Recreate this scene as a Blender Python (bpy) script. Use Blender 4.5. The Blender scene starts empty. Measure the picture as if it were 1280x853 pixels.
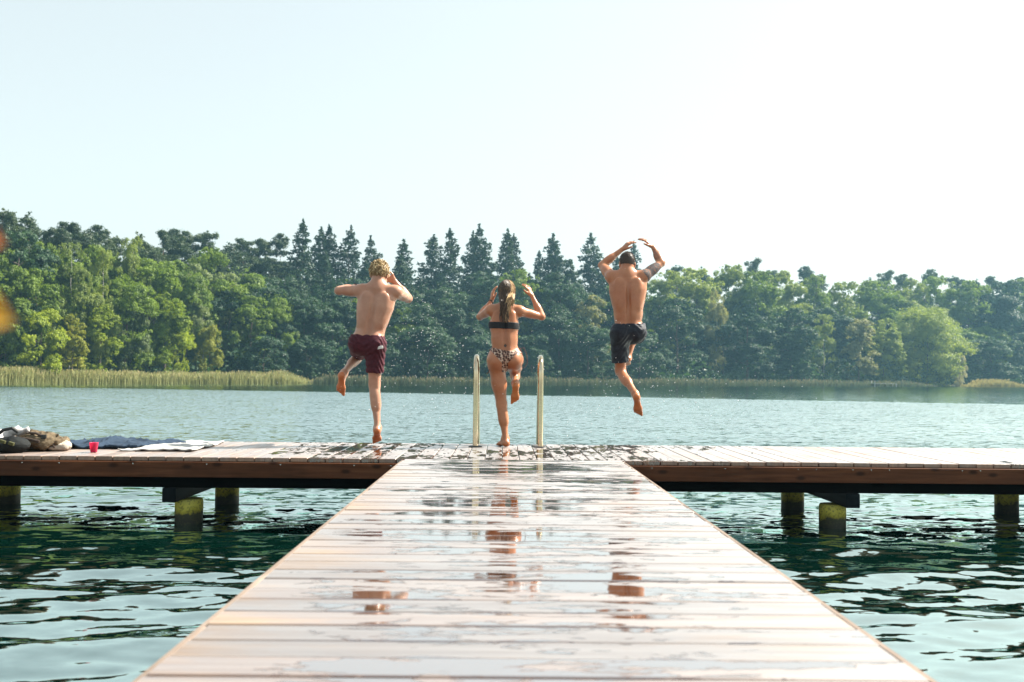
import bpy, math, random
import numpy as np
from mathutils import Vector, Matrix, noise as mnoise

random.seed(7)
RNG = np.random.default_rng(11)
SC = bpy.context.scene
COL = SC.collection
R = math.radians

# ------------------------------------------------------------------ helpers
def link(o, parent=None):
    COL.objects.link(o)
    if parent is not None:
        o.parent = parent
    return o

def tag(o, label=None, cat=None, group=None, kind=None):
    if label: o["label"] = label
    if cat: o["category"] = cat
    if group: o["group"] = group
    if kind: o["kind"] = kind
    return o

def empty(name, loc=(0, 0, 0), rz=0.0, parent=None):
    o = bpy.data.objects.new(name, None)
    o.location = loc
    o.rotation_euler = (0, 0, rz)
    o.empty_display_size = 0.2
    return link(o, parent)

def np_mesh(name, V, F, smooth=True):
    """V (n,3) array, F (m,4) or (m,3) array -> mesh data"""
    V = np.asarray(V, np.float32); F = np.asarray(F, np.int32)
    me = bpy.data.meshes.new(name)
    k = F.shape[1]; m = len(F)
    me.vertices.add(len(V)); me.vertices.foreach_set("co", V.ravel())
    me.loops.add(m * k); me.loops.foreach_set("vertex_index", F.ravel())
    me.polygons.add(m)
    me.polygons.foreach_set("loop_start", np.arange(0, m * k, k, dtype=np.int32))
    me.polygons.foreach_set("loop_total", np.full(m, k, np.int32))
    me.polygons.foreach_set("use_smooth", np.full(m, smooth, bool))
    me.update(calc_edges=True)
    return me

def mesh_obj(name, me, mat=None, parent=None, loc=None):
    o = bpy.data.objects.new(name, me)
    if mat is not None: me.materials.append(mat)
    if loc is not None: o.location = loc
    return link(o, parent)

def pattr(me, name, vals):
    a = me.attributes.new(name, 'FLOAT', 'POINT')
    a.data.foreach_set("value", np.asarray(vals, np.float32))

class MB:
    """collects polygons into one mesh"""
    def __init__(s): s.v = []; s.f = []; s.a = []
    def add(s, vs, fs, a=0.0):
        n = len(s.v)
        s.v += [tuple(v) for v in vs]; s.f += [tuple(i + n for i in f) for f in fs]
        s.a += [a] * len(vs)
    def bevbox(s, lo, hi, b=0.004, a=0.0, rot=None):
        """box with all edges chamfered by b"""
        (x0, y0, z0), (x1, y1, z1) = lo, hi
        vs = []; idx = {}
        for sx in (0, 1):
            for sy in (0, 1):
                for sz in (0, 1):
                    X, Y, Z = (x0, x1)[sx], (y0, y1)[sy], (z0, z1)[sz]
                    dx, dy, dz = (b, -b)[sx], (b, -b)[sy], (b, -b)[sz]
                    idx[sx, sy, sz, 0] = len(vs); vs.append((X, Y + dy, Z + dz))
                    idx[sx, sy, sz, 1] = len(vs); vs.append((X + dx, Y, Z + dz))
                    idx[sx, sy, sz, 2] = len(vs); vs.append((X + dx, Y + dy, Z))
        fs = []
        I = lambda x, y, z, k: idx[x, y, z, k]
        for q in (0, 1):
            fs.append([I(q, 0, 0, 0), I(q, 1, 0, 0), I(q, 1, 1, 0), I(q, 0, 1, 0)][:: 1 if q else -1])
            fs.append([I(0, q, 0, 1), I(1, q, 0, 1), I(1, q, 1, 1), I(0, q, 1, 1)][:: -1 if q else 1])
            fs.append([I(0, 0, q, 2), I(1, 0, q, 2), I(1, 1, q, 2), I(0, 1, q, 2)][:: 1 if q else -1])
        for p in (0, 1):
            for q in (0, 1):
                fs.append([I(p, q, 0, 0), I(p, q, 0, 1), I(p, q, 1, 1), I(p, q, 1, 0)])
                fs.append([I(p, 0, q, 0), I(p, 0, q, 2), I(p, 1, q, 2), I(p, 1, q, 0)])
                fs.append([I(0, p, q, 1), I(0, p, q, 2), I(1, p, q, 2), I(1, p, q, 1)])
                for r_ in (0, 1):
                    fs.append([I(p, q, r_, 0), I(p, q, r_, 1), I(p, q, r_, 2)])
        if rot is not None:
            c = Vector(((x0 + x1) / 2, (y0 + y1) / 2, (z0 + z1) / 2))
            vs = [tuple(rot @ (Vector(v) - c) + c) for v in vs]
        s.add(vs, fs, a)
    def tube(s, pts, rad, n=10, a=0.0, cap=True):
        pts = [Vector(p) for p in pts]
        rads = rad if hasattr(rad, '__len__') else [rad] * len(pts)
        ring0 = len(s.v); vs = []; up = None
        for i, p in enumerate(pts):
            t = (pts[min(i + 1, len(pts) - 1)] - pts[max(i - 1, 0)])
            if t.length < 1e-9: t = Vector((0, 0, 1))
            t.normalize()
            if up is None:
                up = Vector((0, 0, 1)) if abs(t.z) < 0.9 else Vector((1, 0, 0))
            u = up - t * up.dot(t)
            if u.length < 1e-6: u = t.orthogonal()
            u.normalize(); up = u
            w = t.cross(u)
            for k in range(n):
                an = 2 * math.pi * k / n
                vs.append(p + (u * math.cos(an) + w * math.sin(an)) * rads[i])
        fs = []
        for i in range(len(pts) - 1):
            for k in range(n):
                k2 = (k + 1) % n
                fs.append((i * n + k, i * n + k2, (i + 1) * n + k2, (i + 1) * n + k))
        if cap:
            fs.append(tuple(range(n))[::-1]); fs.append(tuple((len(pts) - 1) * n + k for k in range(n)))
        s.add(vs, fs, a)
    def lathe(s, prof, n=24, c=(0, 0, 0), a=0.0):
        vs = []; fs = []
        for r_, z in prof:
            for k in range(n):
                an = 2 * math.pi * k / n
                vs.append((c[0] + r_ * math.cos(an), c[1] + r_ * math.sin(an), c[2] + z))
        for i in range(len(prof) - 1):
            for k in range(n):
                k2 = (k + 1) % n
                fs.append((i * n + k, i * n + k2, (i + 1) * n + k2, (i + 1) * n + k))
        s.add(vs, fs, a)
    def build(s, name, mat=None, parent=None, loc=None, smooth=False, attr=None):
        me = bpy.data.meshes.new(name)
        me.from_pydata(s.v, [], s.f)
        import bmesh
        bm = bmesh.new(); bm.from_mesh(me)
        bmesh.ops.recalc_face_normals(bm, faces=bm.faces)
        bm.to_mesh(me); bm.free()
        if smooth:
            me.polygons.foreach_set("use_smooth", np.ones(len(me.polygons), bool))
            try: me.set_sharp_from_angle(angle=R(40))
            except Exception: pass
        if attr: pattr(me, attr, s.a)
        return mesh_obj(name, me, mat, parent, loc)

# ------------------------------------------------------------------ node helpers
class NT:
    def __init__(s, name):
        s.m = bpy.data.materials.new(name); s.m.use_nodes = True
        s.t = s.m.node_tree; s.t.nodes.clear()
        s.out = s.t.nodes.new('ShaderNodeOutputMaterial')
    def n(s, typ, **kw):
        nd = s.t.nodes.new('ShaderNode' + typ)
        for k, v in kw.items():
            if k.startswith('_'): nd.inputs[k[1:].replace('_', ' ')].default_value = v
            else: setattr(nd, k, v)
        return nd
    def l(s, a, b): s.t.links.new(a, b)
    def math(s, op, a, b=None, c=None, clamp=False):
        nd = s.t.nodes.new('ShaderNodeMath'); nd.operation = op; nd.use_clamp = clamp
        for i, x in enumerate((a, b, c)):
            if x is None: continue
            if isinstance(x, (int, float)): nd.inputs[i].default_value = x
            else: s.l(x, nd.inputs[i])
        return nd.outputs[0]
    def vmath(s, op, a, b=None):
        nd = s.t.nodes.new('ShaderNodeVectorMath'); nd.operation = op
        for i, x in enumerate((a, b)):
            if x is None: continue
            if isinstance(x, (tuple, list)): nd.inputs[i].default_value = x
            else: s.l(x, nd.inputs[i])
        return nd.outputs[0]
    def ramp(s, fac, stops, interp='LINEAR'):
        nd = s.t.nodes.new('ShaderNodeValToRGB'); cr = nd.color_ramp; cr.interpolation = interp
        while len(cr.elements) < len(stops): cr.elements.new(0.5)
        for e, (p, c) in zip(cr.elements, stops):
            e.position = p
            e.color = (c, c, c, 1) if isinstance(c, (int, float)) else (*c, 1)
        s.l(fac, nd.inputs[0]); return nd.outputs[0]
    def mix(s, fac, a, b, blend='MIX'):
        nd = s.t.nodes.new('ShaderNodeMix'); nd.data_type = 'RGBA'; nd.blend_type = blend
        for i, x in ((0, fac), (6, a), (7, b)):
            if isinstance(x, (int, float)): nd.inputs[i].default_value = x if i == 0 else (x, x, x, 1)
            elif isinstance(x, (tuple, list)): nd.inputs[i].default_value = (*x, 1)
            else: s.l(x, nd.inputs[i])
        return nd.outputs[2]
    def coords(s, scale=(1, 1, 1), which='Object'):
        tc = s.n('TexCoord'); mp = s.n('Mapping')
        mp.inputs['Scale'].default_value = scale
        s.l(tc.outputs[which], mp.inputs['Vector']); return mp.outputs[0]
    def noise(s, vec, scale=5, detail=4, rough=0.5, dist=0.0, out='Fac'):
        nd = s.n('TexNoise'); nd.inputs['Scale'].default_value = scale
        nd.inputs['Detail'].default_value = detail; nd.inputs['Roughness'].default_value = rough
        nd.inputs['Distortion'].default_value = dist
        if vec is not None: s.l(vec, nd.inputs['Vector'])
        return nd.outputs[out]
    def attr(s, name):
        nd = s.n('Attribute'); nd.attribute_name = name; return nd.outputs['Fac']
    def bsdf(s, color=None, rough=None, **kw):
        b = s.n('BsdfPrincipled')
        for k, v in (('Base Color', color), ('Roughness', rough), *((kk.replace('_', ' '), vv) for kk, vv in kw.items())):
            if v is None: continue
            i = b.inputs[k]
            if isinstance(v, (int, float)): i.default_value = v
            elif isinstance(v, (tuple, list)): i.default_value = (*v, 1) if len(v) == 3 and i.type == 'RGBA' else v
            else: s.l(v, i)
        return b
    def bump(s, h, strength=0.3, dist=0.01):
        b = s.n('Bump'); b.inputs['Strength'].default_value = strength; b.inputs['Distance'].default_value = dist
        s.l(h, b.inputs['Height']); return b.outputs[0]
    def wet(s, col, rough, nrm, power=0.5, body_rough=0.6, gloss=(1, 1, 1), share=None):
        """matt body under a water film: a glossy layer whose share follows Fresnel"""
        d = s.n('BsdfDiffuse')
        if isinstance(col, tuple): d.inputs['Color'].default_value = (*col, 1)
        else: s.l(col, d.inputs['Color'])
        s.l(nrm, d.inputs['Normal'])
        g = s.n('BsdfGlossy'); g.inputs['Color'].default_value = (*gloss, 1); s.l(nrm, g.inputs['Normal'])
        if isinstance(rough, (int, float)): g.inputs['Roughness'].default_value = rough
        else: s.l(rough, g.inputs['Roughness'])
        f = s.n('Fresnel'); f.inputs['IOR'].default_value = 1.33; s.l(nrm, f.inputs['Normal'])
        k = s.math('POWER', f.outputs[0], power); k = s.math('MULTIPLY', k, share) if share is not None else k
        m = s.n('MixShader'); s.l(k, m.inputs[0])
        s.l(d.outputs[0], m.inputs[1]); s.l(g.outputs[0], m.inputs[2]); return m.outputs[0]
    def done(s, surf): s.l(surf, s.out.inputs['Surface']); return s.m

def simple_mat(name, col, rough=0.6, var=0.25, scale=8, bump=0.2, bd=0.004, metallic=0.0, coords='Object'):
    t = NT(name); c = t.coords(which=coords)
    f = t.noise(c, scale, 6, 0.6)
    lo = tuple(x * (1 - var) for x in col); hi = tuple(min(1, x * (1 + var)) for x in col)
    colr = t.ramp(f, [(0.3, lo), (0.7, hi)])
    nb = t.bump(t.noise(c, scale * 5, 5, 0.6), bump, bd)
    return t.done(t.bsdf(colr, rough, Normal=nb, Metallic=metallic).outputs[0])
# ------------------------------------------------------------------ camera, light, air
CAM_H = 0.66                    # lens height above the deck boards (deck top is z = 0)
WATER_Z = -0.555
cam = bpy.data.cameras.new("camera"); camo = link(bpy.data.objects.new("camera", cam))
cam.sensor_width = 36.0; cam.lens = 35.0
cam.clip_start = 0.05; cam.clip_end = 3000
camo.matrix_world = Matrix.Translation((0, 0, CAM_H)) @ (Matrix.Rotation(R(-0.11), 4, 'Z') @ Matrix.Rotation(R(90 + 2.05), 4, 'X') @ Matrix.Rotation(R(0.55), 4, 'Z'))
cam.dof.use_dof = True; cam.dof.focus_distance = 10.0; cam.dof.aperture_fstop = 3.5
SC.camera = camo

SUN_AZ, SUN_EL = 68.0, 44.0     # degrees clockwise from +Y, above the horizon
sun = bpy.data.lights.new("sun", 'SUN'); suno = link(bpy.data.objects.new("sun", sun))
sun.energy = 5.0; sun.angle = R(0.53); sun.color = (1.0, 0.93, 0.82)
sd = Vector((math.sin(R(SUN_AZ)) * math.cos(R(SUN_EL)), math.cos(R(SUN_AZ)) * math.cos(R(SUN_EL)), math.sin(R(SUN_EL))))
suno.rotation_euler = sd.to_track_quat('Z', 'Y').to_euler()
suno.location = sd * 60

w = bpy.data.worlds.new("World"); SC.world = w; w.use_nodes = True
nt = w.node_tree; nt.nodes.clear()
sky = nt.nodes.new('ShaderNodeTexSky'); sky.sky_type = 'NISHITA'; sky.sun_disc = False
sky.sun_elevation = R(SUN_EL); sky.sun_rotation = R(SUN_AZ)
sky.air_density = 1.0; sky.dust_density = 2.5; sky.ozone_density = 1.0; sky.altitude = 50
hs = nt.nodes.new('ShaderNodeHueSaturation'); hs.inputs['Saturation'].default_value = 0.62
gm = nt.nodes.new('ShaderNodeGamma'); gm.inputs['Gamma'].default_value = 0.50
tint = nt.nodes.new('ShaderNodeMix'); tint.data_type = 'RGBA'; tint.blend_type = 'MULTIPLY'
tint.inputs[0].default_value = 1.0; tint.inputs[7].default_value = (1.95, 1.99, 1.83, 1)
bg = nt.nodes.new('ShaderNodeBackground'); bg.inputs['Strength'].default_value = 0.10
wo = nt.nodes.new('ShaderNodeOutputWorld')
nt.links.new(sky.outputs[0], gm.inputs['Color']); nt.links.new(gm.outputs[0], hs.inputs['Color']); nt.links.new(hs.outputs[0], tint.inputs[6])
nt.links.new(tint.outputs[2], bg.inputs['Color']); nt.links.new(bg.outputs[0], wo.inputs['Surface'])

vs = SC.view_settings
vs.view_transform = 'Standard'; vs.look = 'None'; vs.gamma = 1.0; vs.exposure = 1.38; vs.use_curve_mapping = False
cy = SC.cycles
cy.use_denoising = True; cy.max_bounces = 7; cy.diffuse_bounces = 3; cy.glossy_bounces = 4
cy.transmission_bounces = 4; cy.volume_bounces = 0; cy.transparent_max_bounces = 6
cy.sample_clamp_indirect = 6.0; cy.sample_clamp_direct = 0.0
cy.caustics_reflective = False; cy.caustics_refractive = False

# even, pale air round the whole place
def make_haze():
    m = MB()
    x0, x1, y0, y1, z0, z1 = -420, 420, -60, 470, -4.2, 52
    m.add([(x0, y0, z0), (x1, y0, z0), (x1, y1, z0), (x0, y1, z0), (x0, y0, z1), (x1, y0, z1), (x1, y1, z1), (x0, y1, z1)],
          [(0, 3, 2, 1), (4, 5, 6, 7), (0, 1, 5, 4), (1, 2, 6, 5), (2, 3, 7, 6), (3, 0, 4, 7)])
    t = NT("haze_air"); t.t.nodes.remove(t.out); t.out = t.n('OutputMaterial')
    v = t.n('VolumePrincipled'); v.inputs['Color'].default_value = (0.38, 0.76, 1.0, 1)
    v.inputs['Density'].default_value = 0.00043; v.inputs['Anisotropy'].default_value = 0.2
    t.l(v.outputs[0], t.out.inputs['Volume'])
    o = m.build("haze", t.m); tag(o, kind="stuff")
make_haze()
# ------------------------------------------------------------------ far bank, lake
T_PTS = [-1.6, -0.9, -0.513, -0.19, 0.0, 0.16, 0.516, 0.9, 1.6]
Y_PTS = [50, 70, 95, 132, 150, 172, 225, 265, 300]
def shore_y(x):
    """depth of the far water's edge at world x (solved along the bearing x / y)"""
    y = 150.0
    for _ in range(30):
        y = 0.5 * y + 0.5 * float(np.interp(x / y, T_PTS, Y_PTS))
    return y
_sx = np.linspace(-420, 420, 421); _sy = np.array([shore_y(v) for v in _sx])
def shore(x): return np.interp(x, _sx, _sy)
def ground_z(x, y):
    d = y - shore(x)
    rise = np.interp(x, [-150, -60, -20, 40, 140, 400], [17, 15, 9, 8, 9, 9])
    s = np.clip((d - 4) / 75.0, 0, 1); s = s * s * (3 - 2 * s)
    bank = np.clip((d + 7) / 10.0, 0, 1)
    return -3.0 + bank * (3.0 + WATER_Z + 0.35) + rise * s

def make_bank():
    xs = np.linspace(-410, 410, 165)
    ds = np.concatenate([np.array([-200, -60, -20, -9, -6, -4, -2, 0, 2, 4, 7]), np.linspace(12, 120, 28), [170.0]])
    V = []
    for d in ds:
        y = np.minimum(_ if False else shore(xs) + d, 460.0)
        y = np.maximum(y, -50.0)
        V.append(np.stack([xs, y, ground_z(xs, y)], 1))
    n = len(xs); V = np.concatenate(V)
    i, j = np.meshgrid(np.arange(len(ds) - 1), np.arange(n - 1), indexing='ij')
    a = (i * n + j).ravel(); F = np.stack([a, a + 1, a + n + 1, a + n], 1)
    t = NT("bank_soil"); c = t.coords()
    col = t.ramp(t.noise(c, 0.35, 6, 0.6), [(0.3, (0.035, 0.045, 0.015)), (0.7, (0.08, 0.085, 0.03))])
    o = mesh_obj("far_bank", np_mesh("far_bank", V, F), t.done(t.bsdf(col, 0.9).outputs[0]))
    tag(o, kind="structure")
    # lake bed under the near water
    m = MB(); m.add([(-415, -55, -3.1), (415, -55, -3.1), (415, 465, -3.1), (-415, 465, -3.1)], [(0, 1, 2, 3)])
    tag(m.build("lake_bed", simple_mat("lake_mud", (0.05, 0.05, 0.03), 0.9, scale=0.5)), kind="structure")
make_bank()

def make_lake():
    def axis(fine0, fine1, step, lo, hi, g=1.18):
        mid = list(np.arange(fine0, fine1 + 1e-6, step))
        up = []; s = step; v = mid[-1]
        while v < hi: s *= g; v += s; up.append(min(v, hi))
        dn = []; s = step; v = mid[0]
        while v > lo: s *= g; v -= s; dn.append(max(v, lo))
        return np.array(dn[::-1] + mid + up)
    xs = axis(-9.5, 9.5, 0.032, -412, 412); ys = axis(0.6, 16.0, 0.030, -52, 330)
    X, Y = np.meshgrid(xs, ys)
    rng = np.random.default_rng(5)
    Z = np.zeros_like(X)
    dx = np.gradient(xs)[None, :]; dy = np.gradient(ys)[:, None]
    sp = np.maximum(dx, dy)
    # wind chop: many crests running nearly parallel to x, slightly up to the right
    wl = np.exp(rng.uniform(math.log(0.11), math.log(1.1), 100))
    warp = 0.35 * np.sin(0.9 * X + 0.5 * Y) + 0.25 * np.sin(0.6 * Y - 1.3 * X + 1.0)
    for L in wl:
        an = rng.normal(R(97), R(24)); k = 2 * math.pi / L
        slope = 0.0178 * (L / 0.5) ** -0.05
        amp = slope / k
        fade = np.clip((L / 3.0 - sp) / (L / 6.0), 0, 1)
        ph = rng.uniform(0, 6.28)
        th = k * (X * math.cos(an) + Y * math.sin(an)) + warp * min(k * 0.35, 2.5) + ph
        s = np.sin(th + 0.55 * np.sin(th))      # wind chop: steep lee faces
        Z += amp * fade * s
    # patches of livelier and quieter water
    Z *= 0.75 + 0.35 * np.sin(0.55 * X + 0.8) * np.sin(0.42 * Y + 0.3 * X)
    V = np.stack([X, Y, Z + WATER_Z], 2).reshape(-1, 3)
    n = len(xs)
    i, j = np.meshgrid(np.arange(len(ys) - 1), np.arange(n - 1), indexing='ij')
    a = (i * n + j).ravel(); F = np.stack([a, a + 1, a + n + 1, a + n], 1)
    t = NT("lake_surface"); geo = t.n('NewGeometry')
    sep = t.n('SeparateXYZ'); t.l(geo.outputs['Position'], sep.inputs[0])
    def slopes(sc, amp, det, bias=0.0):
        mp = t.n('Mapping'); mp.inputs['Scale'].default_value = (sc[0], sc[1], 1); mp.inputs['Rotation'].default_value = (0, 0, R(-7))
        t.l(geo.outputs['Position'], mp.inputs['Vector'])
        c = t.noise(mp.outputs[0], 1.0, det, 0.55, 0.3, out='Color')
        v = t.vmath('SUBTRACT', c, (0.5, 0.5, 0.5)); return t.vmath('MULTIPLY', v, (amp * 0.6, amp, 0))
    # ripples: strong on the open lake, dying out in the lee of the far trees
    lee = t.math('ADD', sep.outputs['Y'], t.math('MULTIPLY', sep.outputs['X'], 0.50))
    big = t.noise(geo.outputs['Position'], 0.035, 2, 0.5)
    lee = t.math('ADD', lee, t.math('MULTIPLY', t.math('SUBTRACT', big, 0.5), 16.0))
    mr = t.n('MapRange'); mr.interpolation_type = 'SMOOTHSTEP'
    mr.inputs['From Min'].default_value = 60; mr.inputs['From Max'].default_value = 67
    mr.inputs['To Min'].default_value = 1.0; mr.inputs['To Max'].default_value = 0.17
    t.l(lee, mr.inputs['Value'])
    far = t.n('MapRange'); far.inputs['From Min'].default_value = 5; far.inputs['From Max'].default_value = 18
    far.inputs['To Min'].default_value = 0.16; far.inputs['To Max'].default_value = 1.0; t.l(sep.outputs['Y'], far.inputs['Value'])
    sl = t.vmath('ADD', slopes((4.6, 8.5), 1.9, 3), slopes((0.6, 1.9), 0.6, 2))
    k = t.math('MULTIPLY', mr.outputs[0], far.outputs[0])
    sc = t.n('VectorMath', operation='SCALE'); t.l(sl, sc.inputs[0]); t.l(k, sc.inputs['Scale'])
    # beyond the meshed chop only the steep faces turned this way are modelled: the mean tilt of wind waves
    tl = t.n('MapRange'); tl.interpolation_type = 'SMOOTHSTEP'; tl.inputs['From Min'].default_value = 11; tl.inputs['From Max'].default_value = 24; tl.inputs['To Max'].default_value = 0.195; t.l(sep.outputs['Y'], tl.inputs['Value'])
    cb = t.n('CombineXYZ'); t.l(t.math('MULTIPLY', t.math('MULTIPLY', tl.outputs[0], mr.outputs[0]), -1.0), cb.inputs[1])
    nrm = t.vmath('NORMALIZE', t.vmath('ADD', t.vmath('ADD', geo.outputs['Normal'], sc.outputs[0]), cb.outputs[0]))
    col = t.ramp(t.noise(geo.outputs['Position'], 0.25, 3), [(0.35, (0.0012, 0.017, 0.012)), (0.65, (0.002, 0.027, 0.018))])
    o = mesh_obj("lake_water", np_mesh("lake_water", V, F), t.done(t.wet(col, 0.03, nrm, t.math('SUBTRACT', 0.25, t.math('MULTIPLY', tl.outputs[0], 0.60)), gloss=(0.88, 1.0, 0.96))))
    tag(o, kind="structure")
make_lake()
# ------------------------------------------------------------------ trees of the far bank
def foliage_mat(name, c1, c2, trans=0.35):
    t = NT(name); oi = t.n('ObjectInfo'); geo = t.n('NewGeometry')
    f = t.noise(geo.outputs['Position'], 0.55, 4, 0.65)
    f = t.math('ADD', t.math('MULTIPLY', f, 0.75), t.math('MULTIPLY', oi.outputs['Random'], 0.25))
    col = t.ramp(f, [(0.32, c1), (0.68, c2)])
    b = t.bsdf(col, 0.55)
    tr = t.n('BsdfTranslucent'); t.l(t.mix(1.0, col, (1.4, 1.35, 0.5), 'MULTIPLY'), tr.inputs['Color'])
    mx = t.n('MixShader'); mx.inputs[0].default_value = trans
    t.l(b.outputs[0], mx.inputs[1]); t.l(tr.outputs[0], mx.inputs[2])
    return t.done(mx.outputs[0])

FOL = {
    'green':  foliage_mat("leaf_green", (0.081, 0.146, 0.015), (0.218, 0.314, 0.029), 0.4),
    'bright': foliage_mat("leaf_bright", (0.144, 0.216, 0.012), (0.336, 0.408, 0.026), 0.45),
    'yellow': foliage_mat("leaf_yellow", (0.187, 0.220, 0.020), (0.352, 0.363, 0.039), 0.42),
    'dark':   foliage_mat("leaf_dark", (0.014, 0.054, 0.026), (0.058, 0.120, 0.048), 0.32),  # shade of the far wood put into a darker, bluer leaf colour
    'birch':  foliage_mat("leaf_birch", (0.154, 0.215, 0.044), (0.330, 0.396, 0.088), 0.42),
    'grey':   foliage_mat("leaf_grey", (0.125, 0.175, 0.069), (0.250, 0.312, 0.119), 0.35),
    'pale':   foliage_mat("leaf_pale", (0.210, 0.220, 0.100), (0.370, 0.370, 0.180), 0.42),
    'silver': foliage_mat("leaf_silver", (0.340, 0.330, 0.250), (0.520, 0.500, 0.380), 0.35),
    'pine':   foliage_mat("needle_pine", (0.035, 0.069, 0.033), (0.083, 0.124, 0.051), 0.2),
    'spruce': foliage_mat("needle_spruce", (0.015, 0.045, 0.028), (0.047, 0.090, 0.049), 0.2),
}
BARK = simple_mat("bark", (0.12, 0.09, 0.07), 0.9, scale=3)
BARK_B = simple_mat("bark_birch", (0.45, 0.43, 0.38), 0.8, 0.5, scale=2)
BARK_P = simple_mat("bark_pine", (0.24, 0.13, 0.07), 0.9, scale=2)

def unit(v): return v / np.maximum(np.linalg.norm(v, axis=1, keepdims=True), 1e-9)

def cards(P, N, size, rng, aspect=0.7):
    """leaf clumps: a small bent kite of 4 vertices at every point, facing N"""
    n = len(P)
    t = unit(np.cross(N, unit(rng.normal(size=(n, 3)))))
    b = np.cross(N, t)
    s = size * rng.uniform(0.65, 1.35, (n, 1))
    bend = N * s * rng.uniform(-0.25, 0.25, (n, 1))
    V = np.stack([P - t * s * 0.6, P - b * s * 0.5 * aspect + bend, P + t * s * 0.6, P + b * s * 0.5 * aspect + bend], 1).reshape(-1, 3)
    F = np.arange(n * 4, dtype=np.int32).reshape(n, 4)
    return V, F

def broad(seed, H=14, W=9, base=0.12, nb=34, leaf=0.22, peak=0.55, lobes=3, droop=0.0, n=34000):
    """broadleaf crown: a lopsided outline, boughs of very unequal size, sprays on every bough, leaves on every spray"""
    rng = np.random.default_rng(seed)
    z0 = H * base
    ph = rng.uniform(0, 6.28, 4); am = rng.uniform(0.05, 0.16, 4)
    def radius(u, an):
        q = u / peak if u < peak else (1 - u) / (1 - peak)
        r_ = W / 2 * (0.26 + 0.74 * math.sqrt(max(q * (2 - q), 0)))
        for k in range(4): r_ *= 1 + am[k] * math.sin((k + 1) * an + ph[k] + 5 * u * (k - 1.5))
        return r_
    B = []
    for k in range(nb):
        u = rng.uniform(0, 1) ** 0.85; an = rng.uniform(0, 6.283)
        br = W * (0.055 + 0.125 * rng.random() ** 1.6) * (0.75 if u > 0.85 else 1)
        rr = max(radius(u, an) - br * 0.8, 0) * (rng.uniform(0.7, 1.05) if rng.random() < 0.85 else rng.uniform(0, 0.6))
        B.append((rr * math.cos(an), rr * math.sin(an), min(z0 + (H - z0) * u, H - br * 0.5), br))
    for k in range(3): B.append((rng.normal(0, W * 0.05), rng.normal(0, W * 0.05), H - W * 0.09 - k * W * 0.07, W * 0.09))
    S = []
    for bx, by, bz, br in B:
        m = max(4, int(26 * (br / (W * 0.13)) ** 2))
        d = unit(rng.normal(size=(m, 3))); d[:, 2] = np.where(d[:, 2] < -0.5, -d[:, 2], d[:, 2])
        c = np.array([bx, by, bz]) + d * br * rng.uniform(0.55, 1.12, (m, 1)) * np.array([1, 1, 0.75])
        S.append(np.concatenate([c, (br * rng.uniform(0.16, 0.40, m))[:, None], d], 1))
    S = np.concatenate(S); w_ = S[:, 3] ** 2; w_ /= w_.sum()
    idx = rng.choice(len(S), n, p=w_)
    q = S[idx]; d = unit(rng.normal(size=(n, 3)) + 0.5 * q[:, 4:7])
    P = q[:, :3] + d * q[:, 3:4] * np.abs(rng.normal(0.75, 0.30, (n, 1))) * np.array([1, 1, 0.7])
    if droop: P[:, 2] -= droop * q[:, 3] * rng.uniform(0, 1, n) ** 2 * 1.6
    N = unit(0.55 * q[:, 4:7] + 0.55 * d + 0.42 * rng.normal(size=(n, 3)) + np.array([0, 0, 0.3]))
    return cards(P, N, leaf, rng)

def spruce(seed, H=20, W=8.5, base=0.06, leaf=0.40):
    rng = np.random.default_rng(seed)
    P = []; N = []
    z = H * base
    ph = rng.uniform(0, 6.28, 3)
    while z < H * 0.985:
        u = z / H; thin = 0.5 + 0.3 * math.sin(17 * u + ph[0]) + 0.25 * math.sin(41 * u + ph[1])
        L = W / 2 * (1 - u) ** 0.72 * 1.0 + 0.15
        nb = int(6 + 3 * rng.random())
        a0 = rng.uniform(0, 6.28); L *= rng.uniform(0.8, 1.12)
        for b in range(nb):
            if rng.random() < 0.08 + 0.22 * thin: continue
            an = a0 + 6.283 * b / nb + rng.normal(0, 0.15); l = L * rng.uniform(0.45, 1.25) * (1 + 0.16 * math.sin(an + ph[2] + 9 * u))
            m = max(6, int(l * 17))
            s = np.sqrt(rng.uniform(0.02, 1, m)) * l
            wd = (0.30 * l) * (1 - s / l * 0.8) + 0.05
            side = rng.uniform(-1, 1, m) * wd
            sag = -0.22 * s - 0.10 * l * (s / l) ** 2 + 0.16 * l * (s / l) ** 4
            hang = -np.abs(rng.normal(0, 0.26, m))
            p = np.stack([s * math.cos(an) - side * math.sin(an), s * math.sin(an) + side * math.cos(an), z + sag + hang], 1)
            P.append(p); N.append(unit(np.array([0, 0, 0.8]) + 0.75 * rng.normal(size=(m, 3))))
        z += H * 0.019 * rng.uniform(0.5, 1.5)
    # leader
    m = 26; p = np.stack([rng.normal(0, 0.05, m), rng.normal(0, 0.05, m), np.linspace(H * 0.95, H * 1.0, m)], 1)
    P.append(p); N.append(unit(rng.normal(size=(m, 3))))
    return cards(np.concatenate(P), np.concatenate(N), leaf, rng, 0.5)

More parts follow.
